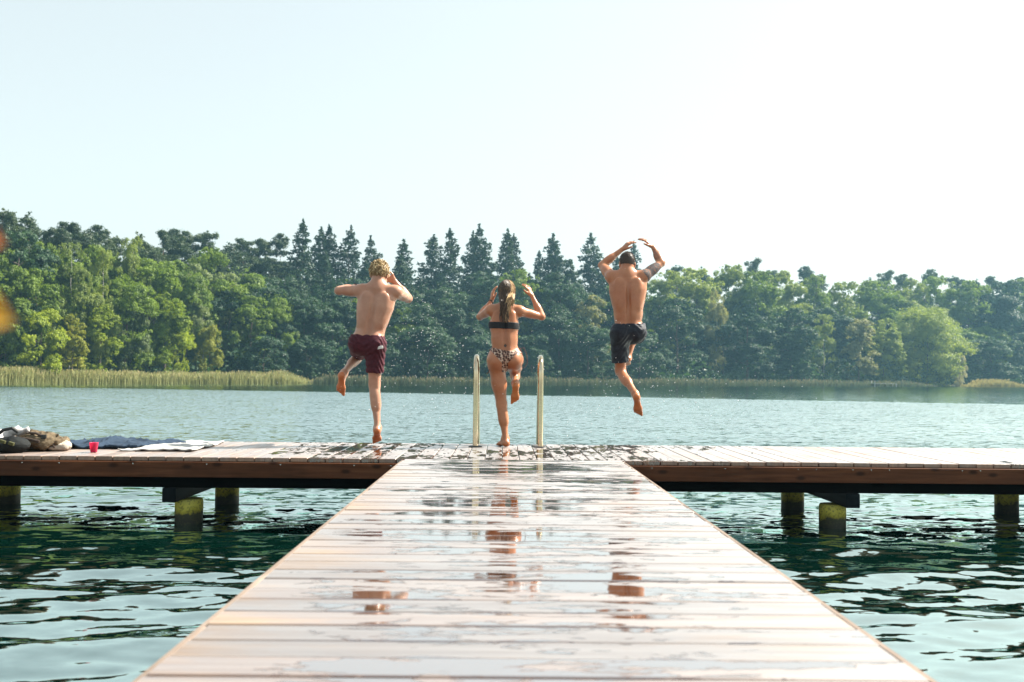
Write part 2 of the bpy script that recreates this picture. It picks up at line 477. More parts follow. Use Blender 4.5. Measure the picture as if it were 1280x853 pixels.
def pine(seed, H=18, W=6, base=0.34, leaf=0.30, n=15000):
    """Scots pine: ragged plates of needles on a few crooked boughs, open between"""
    rng = np.random.default_rng(seed); S = []
    for k in range(26):
        u = rng.uniform(0, 1) ** 0.8; an = rng.uniform(0, 6.28)
        z = H * (base + (1 - base) * u)
        L = W / 2 * (0.30 + 0.70 * math.sin(math.pi * min(1, 0.18 + u * 0.76))) * rng.uniform(0.45, 1.2)
        for q in range(int(4 + 6 * L)):
            s_ = L * rng.uniform(0.25, 1.05); a2 = an + rng.normal(0, 0.28)
            S.append((s_ * math.cos(a2), s_ * math.sin(a2), min(z + 0.22 * s_ + rng.normal(0, 0.25), H - 0.15), rng.uniform(0.16, 0.50) * W / 6, s_))
    for k in range(7): S.append((rng.normal(0, .22), rng.normal(0, .22), H - 0.25 - 0.35 * k, 0.22 + 0.06 * k, 0))
    S = np.array(S); w_ = S[:, 3] ** 2; idx = rng.choice(len(S), n, p=w_ / w_.sum()); q = S[idx]
    d = unit(rng.normal(size=(n, 3)))
    P = q[:, :3] + d * q[:, 3:4] * np.abs(rng.normal(0.8, 0.4, (n, 1))) * np.array([1.1, 1.1, 0.65])
    N = unit(d * 0.8 + 0.7 * rng.normal(size=(n, 3)) + np.array([0, 0, 0.35]))
    return cards(P, N, leaf, rng, 0.4)

def trunk_mesh(name, H, r, bough=0, W=4, seed=1, z_from=0.25):
    rng = random.Random(seed); m = MB()
    pts = [(0, 0, -0.6)]; rad = [r * 1.35]
    for i in range(1, 9):
        u = i / 8; pts.append((rng.uniform(-.12, .12) * u * 2, rng.uniform(-.12, .12) * u * 2, H * 0.94 * u)); rad.append(r * (1 - 0.88 * u))
    m.tube(pts, rad, 7)
    for k in range(bough):
        u = rng.uniform(z_from, 0.85); an = rng.uniform(0, 6.28); L = W * 0.42 * (1.1 - u)
        z = H * u; p0 = (0, 0, z); p1 = (math.cos(an) * L * .5, math.sin(an) * L * .5, z + L * 0.22); p2 = (math.cos(an) * L, math.sin(an) * L, z + L * 0.55)
        m.tube([p0, p1, p2], [r * 0.42 * (1 - u * .6), r * 0.26 * (1 - u * .6), r * 0.08], 5)
    o = m.build(name, None, smooth=True); me = o.data; bpy.data.objects.remove(o); return me

PROTO = {}
def proto(kind, vs, H, W, tr):
    out = []
    for i, (V, F) in enumerate(vs):
        me = np_mesh("crown", V, F, False); me.materials.append(None)
        out.append((me, trunk_mesh("trunk", H, *tr, seed=i)))
    PROTO[kind] = (out, H, W)
proto('oak', [broad(s, 14, 9, 0.06, (58, 66, 50, 62)[s - 1], 0.22, (0.5, 0.6, 0.45, 0.65)[s - 1]) for s in (1, 2, 3, 4)], 14, 9, (0.24, 9, 9))
proto('beech', [broad(s, 18, 10, 0.08, 76 + 6 * (s - 4), 0.24, 0.62, n=42000) for s in (4, 5, 6, 7)], 18, 10, (0.28, 10, 10))
proto('birch', [broad(s, 16, 7, 0.08, 66, 0.17, 0.5, droop=1.2, n=34000) for s in (17, 18, 19)], 16, 7, (0.16, 9, 7))
proto('bush', [broad(s, 6, 6, 0.0, 44 + 6 * (s - 9), 0.15, 0.40, n=28000) for s in (9, 10, 11, 12)], 6, 6, (0.09, 6, 5))
proto('cone', [broad(s, 9, 5, 0.02, 78, 0.16, 0.22, n=32000) for s in (12, 13)], 9, 5, (0.12, 7, 5))
proto('dome', [broad(31, 10, 12, 0.0, 105, 0.19, 0.36, n=46000)], 10, 12, (0.15, 8, 9))
proto('spruce', [spruce(s, 20, (8.5, 7.2, 9.4, 8.0, 8.8)[s - 14]) for s in (14, 15, 16, 17, 18)], 20, 5.5, (0.22, 0, 1))
proto('pine', [pine(s, 18, 6) for s in (17, 18, 19, 20, 21)], 18, 6, (0.2, 12, 6))

TREE_N = [0]
KIND_NAME = {'oak': 'broadleaf_tree', 'beech': 'broadleaf_tree', 'birch': 'birch_tree', 'bush': 'bush', 'dome': 'bush', 'cone': 'conical_tree', 'spruce': 'spruce_tree', 'pine': 'pine_tree'}
def tree(kind, tone, x, y, H, W, label, group=None):
    protos, h0, w0 = PROTO[kind]
    k = TREE_N[0]; TREE_N[0] += 1
    cm, tm = protos[k % len(protos)]
    z = float(ground_z(np.array(x), np.array(y)))
    root = empty(KIND_NAME[kind], (x, y, z - 0.1), random.uniform(0, 6.28))
    root.scale = (W / w0 * random.uniform(0.88, 1.14), W / w0, H / h0)
    root.rotation_euler = (R(random.gauss(0, 1.2)), R(random.gauss(0, 1.2)), random.uniform(0, 6.28))
    tag(root, label, 'bush' if kind in ('bush', 'dome') else 'tree', group)
    c = link(bpy.data.objects.new("crown", cm), root)
    c.material_slots[0].link = 'OBJECT'; c.material_slots[0].material = FOL[tone]
    tk = link(bpy.data.objects.new("trunk", tm), root)
    if not tm.materials: tm.materials.append(BARK_B if kind == 'birch' else BARK_P if kind == 'pine' else BARK)
    return root

def bank_tree(kind, tone, bearing, top, width, back, label, group=None):
    """bearing: x / y as seen from the jetty's foot; top: elevation slope of its tip; width: angular width; back: metres behind the water's edge"""
    y = float(np.interp(bearing, T_PTS, Y_PTS)) + back
    x = bearing * y
    y2 = float(shore(np.array(x))) + back
    y = y2; x = bearing * y
    z = float(ground_z(np.array(x), np.array(y)))
    H = CAM_H + top * y - z
    return tree(kind, tone, x, y, max(H, 1.5), width * y, label, group)
BANK = [
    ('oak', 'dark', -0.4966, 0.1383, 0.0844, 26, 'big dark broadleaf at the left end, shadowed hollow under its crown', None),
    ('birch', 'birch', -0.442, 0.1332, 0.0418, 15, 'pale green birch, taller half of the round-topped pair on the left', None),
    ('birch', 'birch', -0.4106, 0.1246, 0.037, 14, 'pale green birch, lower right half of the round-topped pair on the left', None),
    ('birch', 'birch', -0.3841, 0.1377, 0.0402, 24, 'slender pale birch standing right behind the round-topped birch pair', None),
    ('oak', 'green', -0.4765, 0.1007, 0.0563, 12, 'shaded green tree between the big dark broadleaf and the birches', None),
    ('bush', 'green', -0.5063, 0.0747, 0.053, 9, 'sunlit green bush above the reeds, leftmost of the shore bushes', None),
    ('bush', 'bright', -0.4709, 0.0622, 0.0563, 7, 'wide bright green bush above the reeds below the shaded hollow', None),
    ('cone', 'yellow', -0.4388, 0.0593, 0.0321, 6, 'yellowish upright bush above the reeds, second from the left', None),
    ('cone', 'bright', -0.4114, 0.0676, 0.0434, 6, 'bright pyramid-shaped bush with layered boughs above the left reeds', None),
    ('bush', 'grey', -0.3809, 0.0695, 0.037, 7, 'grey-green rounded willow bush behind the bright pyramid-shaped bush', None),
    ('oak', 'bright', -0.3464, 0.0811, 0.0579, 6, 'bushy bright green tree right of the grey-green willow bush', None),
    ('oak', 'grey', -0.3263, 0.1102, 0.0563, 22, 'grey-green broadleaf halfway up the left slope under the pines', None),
    ('oak', 'grey', -0.2877, 0.0993, 0.0498, 18, 'silvery green dome-topped broadleaf on the middle of the left slope', None),
    ('birch', 'grey', -0.3078, 0.0686, 0.0273, 10, 'small grey-green birch above the bright shore bush', None),
    ('bush', 'yellow', -0.3022, 0.0477, 0.0338, 6, 'yellow-green bush at the right end of the sunlit left shore', None),
    ('bush', 'bright', -0.3343, 0.0538, 0.0354, 6, 'low bright green bush beside the yellow-green one above the reeds', None),
    ('oak', 'green', -0.262, 0.0762, 0.0498, 8, 'broadleaf with sunlit top where the left shore turns shady', None),
    ('oak', 'green', -0.2355, 0.0821, 0.0418, 10, 'broadleaf with a forked sunlit crown left of the jumping man in maroon shorts', None),
    ('bush', 'dark', -0.2475, 0.0386, 0.0563, 3, 'dark low bush behind the right end of the pale reeds', None),
    ('oak', 'dark', -0.1953, 0.0777, 0.0579, 10, 'dark round broadleaf behind the outstretched elbow of the man in maroon shorts', None),
    ('bush', 'dark', -0.2033, 0.035, 0.0563, 3, 'dark shaded bush at the end of the pale reeds', None),
    ('pine', 'pine', -0.5111, 0.1671, 0.0466, 46, 'tall pine at the left edge of the skyline', 'pines along the left skyline'),
    ('pine', 'pine', -0.4886, 0.1625, 0.0443, 50, 'ragged pine second from the left on the skyline', 'pines along the left skyline'),
    ('pine', 'pine', -0.4661, 0.1458, 0.0373, 52, 'low bushy pine between the two leftmost tall pines and the birches', 'pines along the left skyline'),
    ('pine', 'pine', -0.4484, 0.1508, 0.0419, 50, 'round-headed pine rising behind the tall birch', 'pines along the left skyline'),
    ('pine', 'pine', -0.4187, 0.1479, 0.0443, 52, 'pine with a broad dark head above the gap between the birches', 'pines along the left skyline'),
    ('pine', 'pine', -0.3978, 0.14, 0.035, 54, 'short pine tip peeping over the slender pale birch on its left', 'pines along the left skyline'),
    ('pine', 'pine', -0.3745, 0.1443, 0.0396, 52, 'pine just right of the slender pale birch on the skyline', 'pines along the left skyline'),
    ('pine', 'pine', -0.356, 0.1436, 0.0396, 50, 'pine with an open crown, left of the twin pines on the left slope', 'pines along the left skyline'),
    ('pine', 'pine', -0.3423, 0.1454, 0.0373, 54, 'left one of the twin pines above the grey-green broadleaf', 'pines along the left skyline'),
    ('pine', 'pine', -0.3287, 0.1455, 0.0373, 52, 'right one of the twin pines above the grey-green broadleaf', 'pines along the left skyline'),
    ('pine', 'pine', -0.3046, 0.1457, 0.035, 48, 'pointed pine standing highest right of the twin pines', 'pines along the left skyline'),
    ('pine', 'pine', -0.2861, 0.1347, 0.0419, 50, 'flat-topped pine below the pointed pine', 'pines along the left skyline'),
    ('pine', 'pine', -0.2692, 0.1364, 0.0373, 52, 'pine with pale upper branches left of the spruce group', 'pines along the left skyline'),
    ('pine', 'pine', -0.2491, 0.1358, 0.0396, 50, 'bushy pine at the last dip before the spruces', 'pines along the left skyline'),
    ('pine', 'pine', -0.2322, 0.1416, 0.0326, 46, 'thin pine touching the first tall spruce', 'pines along the left skyline'),
    ('spruce', 'spruce', -0.2138, 0.1571, 0.0473, 34, 'tallest spruce left of the man in maroon shorts', 'spruces along the middle skyline'),
    ('spruce', 'spruce', -0.1977, 0.1508, 0.0383, 38, 'spruce close to the right of the tallest left spruce', 'spruces along the middle skyline'),
    ('spruce', 'spruce', -0.1816, 0.1525, 0.0405, 36, 'spruce above the bent elbow of the man in maroon shorts', 'spruces along the middle skyline'),
    ('spruce', 'spruce', -0.1655, 0.1519, 0.0428, 34, 'pointed spruce just left of the curly blond head', 'spruces along the middle skyline'),
    ('spruce', 'spruce', -0.1382, 0.1417, 0.0405, 36, 'small spruce directly above the curly blond head', 'spruces along the middle skyline'),
    ('spruce', 'spruce', -0.1069, 0.138, 0.0495, 32, 'broad spruce right of the man in maroon shorts', 'spruces along the middle skyline'),
    ('spruce', 'spruce', -0.082, 0.1431, 0.045, 38, 'spruce with a bent tip between the man in maroon shorts and the woman', 'spruces along the middle skyline'),
    ('spruce', 'spruce', -0.0595, 0.1489, 0.045, 34, 'first of the three close spruces left of the woman', 'spruces along the middle skyline'),
    ('spruce', 'spruce', -0.0418, 0.1475, 0.0383, 40, 'middle one of the three close spruces left of the woman', 'spruces along the middle skyline'),
    ('spruce', 'spruce', -0.0257, 0.1548, 0.0473, 34, 'tall spruce above the left hand of the woman', 'spruces along the middle skyline'),
    ('spruce', 'spruce', -0.0088, 0.1494, 0.0428, 38, 'spruce straight above the head of the woman', 'spruces along the middle skyline'),
    ('spruce', 'spruce', 0.004, 0.1447, 0.0383, 42, 'thin spruce above the right hand of the woman', 'spruces along the middle skyline'),
    ('spruce', 'spruce', 0.0281, 0.1288, 0.0293, 46, 'short thin spruce alone in the gap right of the woman', 'spruces along the middle skyline'),
    ('spruce', 'spruce', 0.045, 0.1451, 0.0518, 34, 'dark dense spruce halfway between the woman and the man in dark shorts', 'spruces along the middle skyline'),
    ('spruce', 'spruce', 0.0804, 0.1462, 0.0518, 34, 'lone tall spruce left of the man in dark shorts', 'spruces along the middle skyline'),
    ('spruce', 'spruce', 0.1221, 0.1386, 0.0383, 40, 'spruce tip behind the raised hands of the man in dark shorts', 'spruces along the middle skyline'),
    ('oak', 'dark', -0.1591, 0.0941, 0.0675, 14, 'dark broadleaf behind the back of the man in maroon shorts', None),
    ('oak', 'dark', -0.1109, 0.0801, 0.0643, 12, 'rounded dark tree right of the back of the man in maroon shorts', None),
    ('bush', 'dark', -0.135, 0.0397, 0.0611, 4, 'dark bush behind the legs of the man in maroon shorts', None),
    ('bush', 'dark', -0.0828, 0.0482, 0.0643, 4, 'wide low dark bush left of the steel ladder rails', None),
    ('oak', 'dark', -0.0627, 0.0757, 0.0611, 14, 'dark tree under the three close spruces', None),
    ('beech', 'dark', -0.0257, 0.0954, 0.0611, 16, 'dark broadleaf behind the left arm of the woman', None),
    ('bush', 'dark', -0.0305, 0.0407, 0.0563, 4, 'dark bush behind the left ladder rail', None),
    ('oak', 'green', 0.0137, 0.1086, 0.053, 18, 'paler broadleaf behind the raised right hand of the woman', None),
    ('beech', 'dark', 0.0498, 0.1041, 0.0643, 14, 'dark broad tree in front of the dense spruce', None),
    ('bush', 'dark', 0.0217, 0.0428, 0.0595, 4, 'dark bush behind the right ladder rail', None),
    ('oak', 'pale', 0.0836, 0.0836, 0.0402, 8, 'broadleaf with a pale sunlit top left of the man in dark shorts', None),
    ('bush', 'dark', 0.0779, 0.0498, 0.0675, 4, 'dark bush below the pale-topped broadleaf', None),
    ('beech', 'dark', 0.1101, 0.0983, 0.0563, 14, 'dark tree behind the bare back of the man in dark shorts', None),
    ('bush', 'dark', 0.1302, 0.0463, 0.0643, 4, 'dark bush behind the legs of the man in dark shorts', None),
    ('beech', 'birch', 0.1583, 0.1068, 0.0482, 24, 'sunlit broadleaf just right of the tattooed arm', None),
    ('beech', 'birch', 0.1848, 0.1103, 0.0498, 26, 'sunlit yellow-green broadleaf second right of the tattooed arm', None),
    ('oak', 'dark', 0.1688, 0.078, 0.0563, 8, 'dark domed tree below the sunlit crowns right of the tattooed arm', None),
    ('birch', 'pale', 0.2073, 0.0896, 0.0241, 12, 'narrow pale birch column in the shaded right bank', None),
    ('beech', 'birch', 0.2162, 0.113, 0.0498, 28, 'broadleaf with sunlit crown above the narrow pale birch', None),
    ('beech', 'green', 0.2467, 0.1092, 0.053, 22, 'sunlit broadleaf under the dark pine on the right skyline', None),
    ('beech', 'birch', 0.2788, 0.1071, 0.053, 26, 'broadleaf left of the dip on the right skyline', None),
    ('beech', 'green', 0.3086, 0.1034, 0.0482, 24, 'broadleaf at the dip of the right skyline', None),
    ('oak', 'dark', 0.2387, 0.0658, 0.0643, 6, 'dark rounded tree at the shore below the pine', None),
    ('oak', 'dark', 0.2829, 0.071, 0.0675, 6, 'wide dark tree at the shore left of the pale pointed trees', None),
    ('birch', 'birch', 0.3158, 0.0673, 0.0273, 8, 'pale-edged tree left of the two pointed shore trees', None),
    ('beech', 'birch', 0.3343, 0.0972, 0.045, 24, 'broadleaf just right of the skyline dip', None),
    ('cone', 'pale', 0.3504, 0.0604, 0.037, 4, 'pale pointed tree, left one of the two pointed shore trees', None),
    ('cone', 'birch', 0.3753, 0.0623, 0.037, 5, 'green pointed tree, right one of the two pointed shore trees', None),
    ('dome', 'birch', 0.4195, 0.0723, 0.0788, 6, 'big dome-shaped bush standing out at the right shore', None),
    ('oak', 'green', 0.4114, 0.0771, 0.0321, 11, 'small round crown topping the big dome-shaped bush', None),
    ('bush', 'silver', 0.4516, 0.026, 0.0161, 1, 'tiny silvery white bush at the foot of the dome-shaped bush', None),
    ('beech', 'green', 0.3697, 0.1008, 0.0498, 28, 'broadleaf behind the two pointed shore trees', None),
    ('beech', 'birch', 0.3994, 0.1011, 0.0514, 30, 'broadleaf above the left flank of the dome-shaped bush', None),
    ('beech', 'green', 0.4291, 0.103, 0.0498, 30, 'broadleaf above the peak of the dome-shaped bush', None),
    ('beech', 'green', 0.4613, 0.1001, 0.0563, 22, 'tall shaded broadleaf right of the dome-shaped bush', None),
    ('beech', 'dark', 0.4902, 0.1003, 0.0563, 20, 'dark broadleaf second from the right edge', None),
    ('beech', 'green', 0.5183, 0.1006, 0.0563, 24, 'broadleaf cut by the right edge of the view', None),
    ('oak', 'dark', 0.4838, 0.0456, 0.0563, 5, 'low dark tree behind the yellow reed patch', None),
    ('oak', 'dark', 0.5239, 0.05, 0.053, 5, 'low dark tree at the right edge above the shore', None),
    ('pine', 'pine', 0.1704, 0.1157, 0.0256, 44, 'pine tip above the first sunlit crown right of the tattooed arm', 'pines along the right skyline'),
    ('pine', 'pine', 0.1953, 0.1136, 0.0256, 44, 'pine tip between the sunlit crowns right of the tattooed arm', 'pines along the right skyline'),
    ('pine', 'pine', 0.2443, 0.1213, 0.0303, 40, 'tallest dark pine on the right skyline', 'pines along the right skyline'),
    ('pine', 'pine', 0.2604, 0.1094, 0.0233, 46, 'small pine right of the tallest dark pine', 'pines along the right skyline'),
    ('pine', 'pine', 0.2973, 0.1146, 0.028, 42, 'lone pine at the left lip of the skyline dip', 'pines along the right skyline'),
    ('pine', 'pine', 0.3126, 0.1075, 0.0233, 46, 'low pine at the right lip of the skyline dip', 'pines along the right skyline'),
    ('pine', 'pine', 0.3576, 0.1047, 0.0256, 44, 'left one of two pines behind the pointed shore trees', 'pines along the right skyline'),
    ('pine', 'pine', 0.3761, 0.1105, 0.028, 44, 'right, taller one of two pines behind the pointed shore trees', 'pines along the right skyline'),
    ('pine', 'pine', 0.3938, 0.1066, 0.0256, 46, 'pine above the left side of the dome-shaped bush', 'pines along the right skyline'),
    ('pine', 'pine', 0.4203, 0.1117, 0.0303, 44, 'tall pine above the dome-shaped bush', 'pines along the right skyline'),
    ('pine', 'pine', 0.4444, 0.1071, 0.028, 46, 'pine right of the tall one above the dome-shaped bush', 'pines along the right skyline'),
    ('pine', 'pine', 0.4677, 0.1041, 0.0256, 48, 'small pine above the tall shaded broadleaf', 'pines along the right skyline'),
    ('pine', 'pine', 0.4846, 0.1051, 0.028, 46, 'pine above the dark broadleaf near the right edge', 'pines along the right skyline'),
    ('pine', 'pine', 0.5143, 0.1046, 0.028, 46, 'pine at the right edge of the skyline', 'pines along the right skyline'),
]
for r_ in BANK: bank_tree(*r_)

# unnamed neighbours that close the wood: nothing in the photo tells them apart within one stretch
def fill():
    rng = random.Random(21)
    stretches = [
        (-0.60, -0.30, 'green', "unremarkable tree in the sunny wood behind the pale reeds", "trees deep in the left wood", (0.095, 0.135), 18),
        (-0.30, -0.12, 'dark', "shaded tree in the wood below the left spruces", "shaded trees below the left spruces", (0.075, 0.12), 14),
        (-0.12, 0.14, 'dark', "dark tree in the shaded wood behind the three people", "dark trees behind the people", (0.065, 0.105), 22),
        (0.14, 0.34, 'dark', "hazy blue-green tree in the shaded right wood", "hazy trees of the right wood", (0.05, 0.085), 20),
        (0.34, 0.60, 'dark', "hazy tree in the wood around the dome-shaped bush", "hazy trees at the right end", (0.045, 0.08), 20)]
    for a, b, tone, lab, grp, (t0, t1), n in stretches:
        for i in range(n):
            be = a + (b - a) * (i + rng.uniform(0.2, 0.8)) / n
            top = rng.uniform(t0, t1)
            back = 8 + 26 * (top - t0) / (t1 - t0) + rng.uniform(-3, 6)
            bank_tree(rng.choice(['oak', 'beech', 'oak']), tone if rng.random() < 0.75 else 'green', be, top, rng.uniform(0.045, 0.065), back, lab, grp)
    for a, b, n, t0, t1, g in ((-0.92, -0.55, 22, 0.11, 0.165, 'left'), (0.55, 0.80, 14, 0.055, 0.10, 'right')):   # the wood goes on past both ends of the view
        for i in range(n):
            be = a + (b - a) * (i + rng.uniform(0.2, 0.8)) / n; q = rng.random()
            bank_tree(rng.choice(['oak', 'beech', 'pine']), 'green' if g == 'left' else 'dark', be, t0 + (t1 - t0) * q, rng.uniform(0.05, 0.075), 6 + 30 * q, "tree of the wood that runs on past the %s end of the view" % g, "trees past the %s end of the view" % g)
    for i in range(16):   # lower spruces closing the rank under the spires
        be = -0.225 + 0.345 * (i + rng.uniform(0.2, 0.8)) / 16
        bank_tree('spruce', 'spruce', be, rng.uniform(0.098, 0.128), rng.uniform(0.034, 0.05), rng.uniform(26, 32), "lower dark spruce closing the rank under the tall spires", "low spruces under the spires")
    for i in range(16):
        be = -0.53 + 0.32 * (i + rng.uniform(0.2, 0.8)) / 16
        bank_tree('pine', 'pine', be, float(np.interp(be, [-0.53, -0.4, -0.2], [0.148, 0.132, 0.118])) + rng.uniform(-0.008, 0.006), rng.uniform(0.036, 0.05), rng.uniform(44, 50), "half-hidden pine in the closed rank below the left skyline pines", "half-hidden pines on the left slope")
fill()

def make_understory():
    """leafy undergrowth closing the foot of the wood: one mass nobody could count"""
    rng = np.random.default_rng(3); P = []
    xs = rng.uniform(-170, 235, 60000)
    d = rng.uniform(2, 34, len(xs)) ** 1.0
    y = shore(xs) + d
    hgt = (1.6 + 3.6 * (0.5 + 0.5 * np.sin(xs * 0.55 + 2 * np.sin(d * 0.3))) ** 1.5) * rng.uniform(0.15, 1, len(xs))
    z = ground_z(xs, y) + hgt
    P = np.stack([xs, y, z], 1)
    N = unit(rng.normal(size=P.shape) + np.array([0.1, -0.3, 0.6]))
    V, F = cards(P, N, 0.55, rng)
    o = mesh_obj("undergrowth", np_mesh("undergrowth", V, F, False), FOL['dark'])
    tag(o, "dense dark undergrowth along the foot of the lakeside wood", "undergrowth", kind="stuff")
make_understory()

def reed_mat(name, lo, hi):
    t = NT(name); geo = t.n('NewGeometry')
    a = t.attr("tip")
    c = t.mix(t.noise(geo.outputs['Position'], 1.3, 4, 0.7), lo, hi)
    c = t.mix(t.math('MULTIPLY', a, 0.55), c, (0.42, 0.30, 0.17))
    b = t.bsdf(c, 0.6); tr = t.n('BsdfTranslucent'); t.l(c, tr.inputs['Color'])
    mx = t.n('MixShader'); mx.inputs[0].default_value = 0.4
    t.l(b.outputs[0], mx.inputs[1]); t.l(tr.outputs[0], mx.inputs[2]); return t.done(mx.outputs[0])

def make_reeds(b0, b1, n, h, depth, mat, label, seed, thin=0.06, front=5.5):
    rng = np.random.default_rng(seed)
    be = rng.uniform(b0, b1, n)
    y = np.interp(be, T_PTS, Y_PTS); x = be * y
    y = shore(x) - front + depth * rng.uniform(0, 1, n) ** 1.0
    edge = np.clip((b1 - be) / 0.035 + 0.25 * rng.random(n), 0.15, 1) * np.clip((be - b0) / 0.012, 0.35, 1)
    hh = h * (0.55 + 0.75 * rng.random(n) ** 1.8) * edge * (0.92 + 0.07 * np.sin(x * 1.7) * np.sin(x * 0.37) + 0.09 * np.sin(x * 0.23 + 1) + 0.05 * np.sin(x * 4.1 + 2 * np.sin(x)))
    an = rng.uniform(0, math.pi, n); lean = rng.normal(0, 0.10, (n, 2))
    cx, sx = np.cos(an) * thin / 2, np.sin(an) * thin / 2
    z0 = np.full(n, WATER_Z - 0.2)
    base = np.stack([x, y, z0], 1); mid = base + np.stack([lean[:, 0] * hh * .4, lean[:, 1] * hh * .4, hh * 0.62 + 0.2], 1)
    top = base + np.stack([lean[:, 0] * hh * 1.3, lean[:, 1] * hh, hh + 0.2], 1)
    w = np.stack([cx, sx, np.zeros(n)], 1)
    pl = np.where(rng.random(n) < 0.22, 1.7, 0.35)[:, None]
    V = np.stack([base - w, base + w, mid + w * 0.9, mid - w * 0.9, top + w * pl, top - w * pl], 1).reshape(-1, 3)
    i = np.arange(n)[:, None] * 6
    F = np.concatenate([i + np.array([0, 1, 2, 3]), i + np.array([3, 2, 4, 5])])
    me = np_mesh("reeds", V, F, False)
    pattr(me, "tip", np.stack([np.zeros(n), np.zeros(n), np.full(n, .1), np.full(n, .1), (pl[:, 0] > 1), (pl[:, 0] > 1)], 1).ravel())
    tag(mesh_obj("reeds", me, mat), label, "reeds", kind="stuff")
make_reeds(-0.70, -0.19, 36000, 1.35, 6.0, reed_mat("reed_pale", (0.23, 0.27, 0.085), (0.44, 0.43, 0.18)), "long belt of pale yellow-green reeds along the left shore", 1)
make_reeds(-0.195, 0.42, 16000, 1.05, 3.5, reed_mat("reed_dull", (0.055, 0.09, 0.045), (0.11, 0.14, 0.065)), "thin dull green reeds along the shaded far shore", 2, thin=0.07)
make_reeds(0.452, 0.512, 4500, 1.55, 5.0, reed_mat("reed_gold", (0.26, 0.25, 0.07), (0.42, 0.36, 0.12)), "short bright yellow reed patch beside the silvery bush", 3, thin=0.09)
make_reeds(0.51, 0.75, 6000, 1.1, 5.0, reed_mat("reed_right", (0.05, 0.08, 0.035), (0.10, 0.12, 0.05)), "low green reeds at the right end of the far shore", 4, thin=0.08)

def far_landing():
    """small pale landing stage tucked into the far reeds"""
    y = float(shore(np.array(74.0))) - 6.6; x = (1106 - 638) / 1244.4 * y
    r_ = empty("landing_stage", (x, y, WATER_Z), 0.1)
    tag(r_, "small pale landing stage tucked into the far reeds left of the dome-shaped bush", "landing stage")
    wm = simple_mat("weathered_wood", (0.42, 0.43, 0.42), 0.8, scale=3)
    m = MB()
    for k in range(14): m.bevbox((-2.3 + k * .33, -0.7, 0.50), (-2.3 + k * .33 + .30, 0.9, 0.56), 0.01)
    m.build("deck", wm, r_)
    for px in (-2.2, 2.2):
        for py in (-0.6, 0.8):
            q = MB(); q.tube([(px, py, -1.2), (px, py, 1.1 if px < 0 else 0.5)], 0.09, 8); q.build("post", wm, r_, smooth=True)
far_landing()
